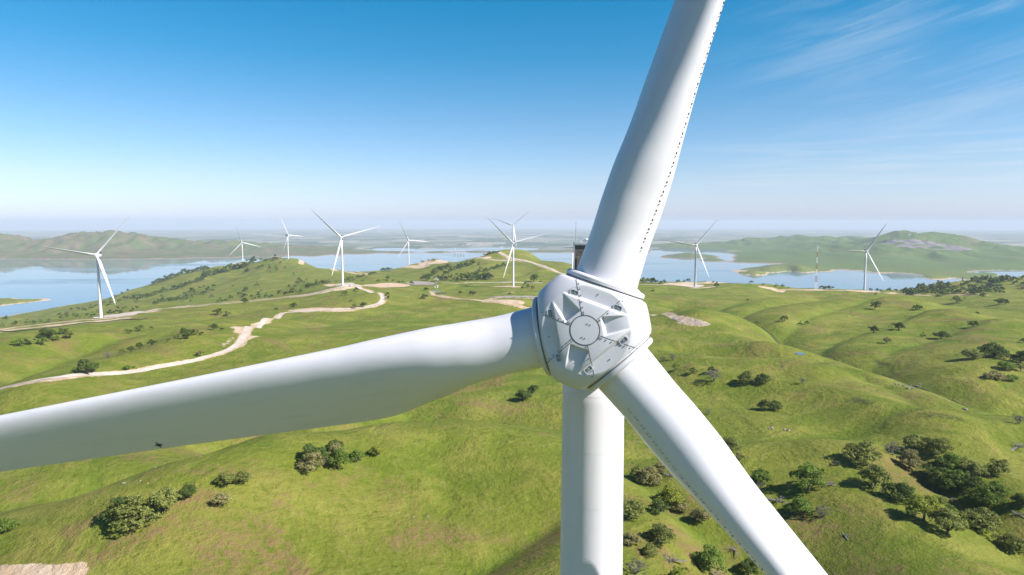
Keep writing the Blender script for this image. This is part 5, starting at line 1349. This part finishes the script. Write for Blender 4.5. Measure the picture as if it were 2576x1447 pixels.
car(243, 800.5, .3, 'white pickup at the foot of the far left turbine'); car(880, 720.3, 2.9, 'white pickup right of the foot of the road fork turbine')
car(721, 655.3, .1, 'white pickup beside the sideways turbine'); car(708, 655, .2, 'white pickup left of the other, near the sideways turbine')
q = hit(913, 721); c = empty('excavator', q, .4); tag(c, 'small yellow excavator beside the road fork', 'excavator')
mb = MB(); mb.box((0, 0, 1.7), (3.6, 2.6, 1.4)); mb.build('body', M_yel, c); mb = MB(); mb.box((.8, .6, 3.0), (1.6, 1.3, 1.4)); mb.build('cab', M_glassy, c)
mb = MB(); mb.tube([(1.6, -.4, 2), (4.2, -.4, 4.6), (6.0, -.4, 2.2)], .3, 6); mb.build('arm', M_yel, c)
for s in (-1.2, 1.2): mb = MB(); mb.box((0, s, .5), (4.4, .7, .95)); mb.build('track', M_tyre, c)
for px, py, top, lab in ((2421, 709, 698, 'leftmost pylon rising over the wooded right ridge'), (2483, 704, 692, 'middle pylon over the wooded right ridge'), (2491.5, 703.5, 691.5, 'rightmost pylon over the wooded right ridge')):
    q = Vector(P(px, py, 1880)); q.z = float(H(q.x, q.y)); hh = CAMZ + ray(px, top)[1] * q.y - q.z; c = empty('power_pylon', q); tag(c, lab, 'pylon', 'pylons on the wooded ridge')
    mb = MB(); lattice(mb, 0, hh, 4.5, .8, 7, .17); mb.build('lattice', M_dark, c); mb = MB()
    for z in (.8, .93): mb.tube([(-4, 0, hh * z), (4, 0, hh * z)], .16, 5)
    mb.build('crossarm', M_dark, c)
q = Vector(P(2284, 584, 6650)); q.z = float(H(q.x, q.y)); c = empty('summit_mast', q); tag(c, 'tiny mast and hut on the summit of the quarry mountain', 'mast')
mb = MB(); lattice(mb, 0, 44, 7, 1.6, 8, .8); mb.build('lattice', M_steel, c); mb = MB(); mb.box((14, 0, 4), (18, 10, 8)); mb.build('hut', M_mw, c)
q = Vector(P(1147, 638.5, z=0)); c = empty('intake_tower', q); tag(c, 'pump intake towers standing in the far lake with a low bridge', 'intake tower')
for k, x in enumerate((0, 32, 62, 92)): mb = MB(); mb.box((x - 10, 0, 11), (17, 22, 34)); mb.box((x - 10, 0, 30), (21, 26, 5)); mb.build('pier', M_conc, c)
mb = MB(); mb.box((-70, 60, 20), (130, 9, 4)); [mb.box((x, 60, 5), (4, 5, 30)) for x in (-130, -105, -80, -55, -30)]; mb.build('bridge', M_conc, c)
mb = MB(); mb.box((-8, 0, 42), (5, 5, 22)); mb.build('hoist_mast', M_mw, c)
# ponds in the creek
pad('pond', [(1998, 890), (2008, 887.2), (2018, 887.6), (2027, 892.6), (2016, 894.2), (2004, 892.8)], wm, 'small blue pond in the creek valley', .5, 3)
0 and pad("pond", [(1686, 779), (1700, 780.6), (1721, 781.8), (1718, 783.2), (1702, 783)], wm, 'thin pond in the upper creek valley', .5, 5)
# silt fence below the left ridge road
pl = resample([hit(*q_).to_2d() for q_ in [(-20, 836), (0, 834.5), (50, 833.5), (120, 827), (175, 818), (212, 813), (262, 811), (312, 804), (350, 806), (372, 800)]], 6)
mb = MB()
for a_ in pl: z = float(H(a_.x, a_.y)); mb.v += [(a_.x, a_.y, z - .3), (a_.x, a_.y, z + 1.0), (a_.x, a_.y + .08, z + 1.0), (a_.x, a_.y + .08, z - .3)]
for k in range(len(pl) - 1):
    for j in range(4): mb.f.append((4 * k + j, 4 * k + (j + 1) % 4, 4 * k + 4 + (j + 1) % 4, 4 * k + 4 + j))
tag(mb.build('silt_fence', M_tyre), 'thin black silt fence below the left ridge road', 'fence')
# rocks
def rock_shape(r, s):
    bm = bmesh.new(); bmesh.ops.create_icosphere(bm, subdivisions=2, radius=1)
    ax = Vector((r.uniform(.7, 1.4), r.uniform(.6, 1.1), r.uniform(.4, .75))) * s
    for v in bm.verts: k = 1 + r.uniform(-.22, .22); v.co = Vector((v.co.x * ax.x * k, v.co.y * ax.y * k, v.co.z * ax.z * k))
    vs = [v.co.copy() for v in bm.verts]; fs = [tuple(v.index for v in f.verts) for f in bm.faces]; bm.free(); return vs, fs
rr_ = random.Random(12)
ROCKS = [(np.array([(645, 1212), (668, 1216), (636, 1228), (652, 1240)]) * 0 + 0, 0)] and []
def rocks(pts, n, jx, jy, size, mat, grp, lab):
    for k in range(n):
        b_ = pts[k % len(pts)]; q = hit(b_[0] + rr_.uniform(-jx, jx), b_[1] + rr_.uniform(-jy, jy)); s = rr_.uniform(.4, 1.1) * size
        v, f = rock_shape(rr_, s); o = link_mesh('rock', v, f, mat, None, False, (q.x, q.y, q.z + s * .15)); tag(o, lab, 'rock', grp)
rocks([(353, 1209), (365, 1215), (318, 1215), (410, 1166), (395, 1173), (505, 1149), (366, 1136)], 7, 8, 4, .5, M_rock, 'pale rocks on the lower left slope', 'small pale rock in the grass above the lower left oaks')
rocks([(2262, 969), (2280, 969), (2290, 980), (2306, 972)], 14, 9, 4, 1.1, M_rockd, 'dark rocks along the creek', 'dark rock beside the right creek')
rocks([(1978, 1082), (1940, 1078)], 6, 5, 2, .9, M_rock, 'rocks in the mid field', 'pale rock on the bare spot right of the lower blade')
rocks([(2430, 1030)], 2, 5, 1, 1.5, M_rock, 'rocks above the creek end', 'long pale rock above the creek end')
rocks([(900, 1260), (1232, 1275), (1060, 1295), (1000, 1370)], 7, 25, 8, .4, M_rock, 'stones on the near hill', 'small stone on the near grassy hill left of the tower')
# heap of quarry stone beside the spinner
mb = MB()
for k in range(420):
    u = rr_.random(); cx = 1690 + 95 * u; cy = 801 + 16 * u + rr_.uniform(-1, 1) * (2 + 6.5 * math.sin(math.pi * min(1, u * 1.1))); q = hit(cx, cy)
    v, f = rock_shape(rr_, rr_.uniform(.3, .75)); mb.add([x + q + Vector((0, 0, rr_.uniform(.0, .35))) for x in v], f)
tag(mb.build('rock_pile', plain('pile_stone', (0.50, 0.42, 0.35), .9, 0, .3, 2)), 'long heap of pale quarry stones right of the spinner', kind='stuff')
# fallen dead wood
for i, (px, py, w_, lab) in enumerate([(2092, 1221, 42, 'pale fallen branches right of the dense green oak'), (2127, 1350, 30, 'forked dead branch alone on the lower right slope'), (1955, 1262, 60, 'long grey fallen trunk behind the lower blade'),
     (1686, 1410, 62, 'dark fallen trunk with a raised branch in the bottom thicket'), (1800, 1446, 44, 'fallen branches at the foot of the big forked oak'), (1846, 1384, 42, 'dead brushwood at the left edge of the lower blade'), (1682, 1197, 40, 'dead branches between the tan oak and the blade'),
     (2222, 1236, 26, 'pale fallen limb between the two dark ridge oaks'), (2398, 1257, 24, 'white fallen limb in the ravine'), (2560, 1127, 60, 'fallen grey trunk at the right edge'), (2560, 1295, 40, 'grey dead limbs low at the right edge'), (1522, 1236, 10, 'dead wood beside the tower')][:11]):
    q = hit(px, py); W = w_ / F * q.y; e = empty('fallen_branch', q, rr_.uniform(0, 6.28)); tag(e, lab, 'dead wood', 'fallen dead wood')
    o = mobj('branches', BARE_V[i % 4][1], M_dead, e); e.scale = (W * 1.3, W * 1.3, W * .35); r = random.Random(i)
    mb = MB(); mb.tube([(-.5, -.1, .02), (-.1, 0, .10), (.35, .12, .08), (.6, .2, .02)], [.05, .045, .03, .012], 7); mb.build('log', M_dead, e)
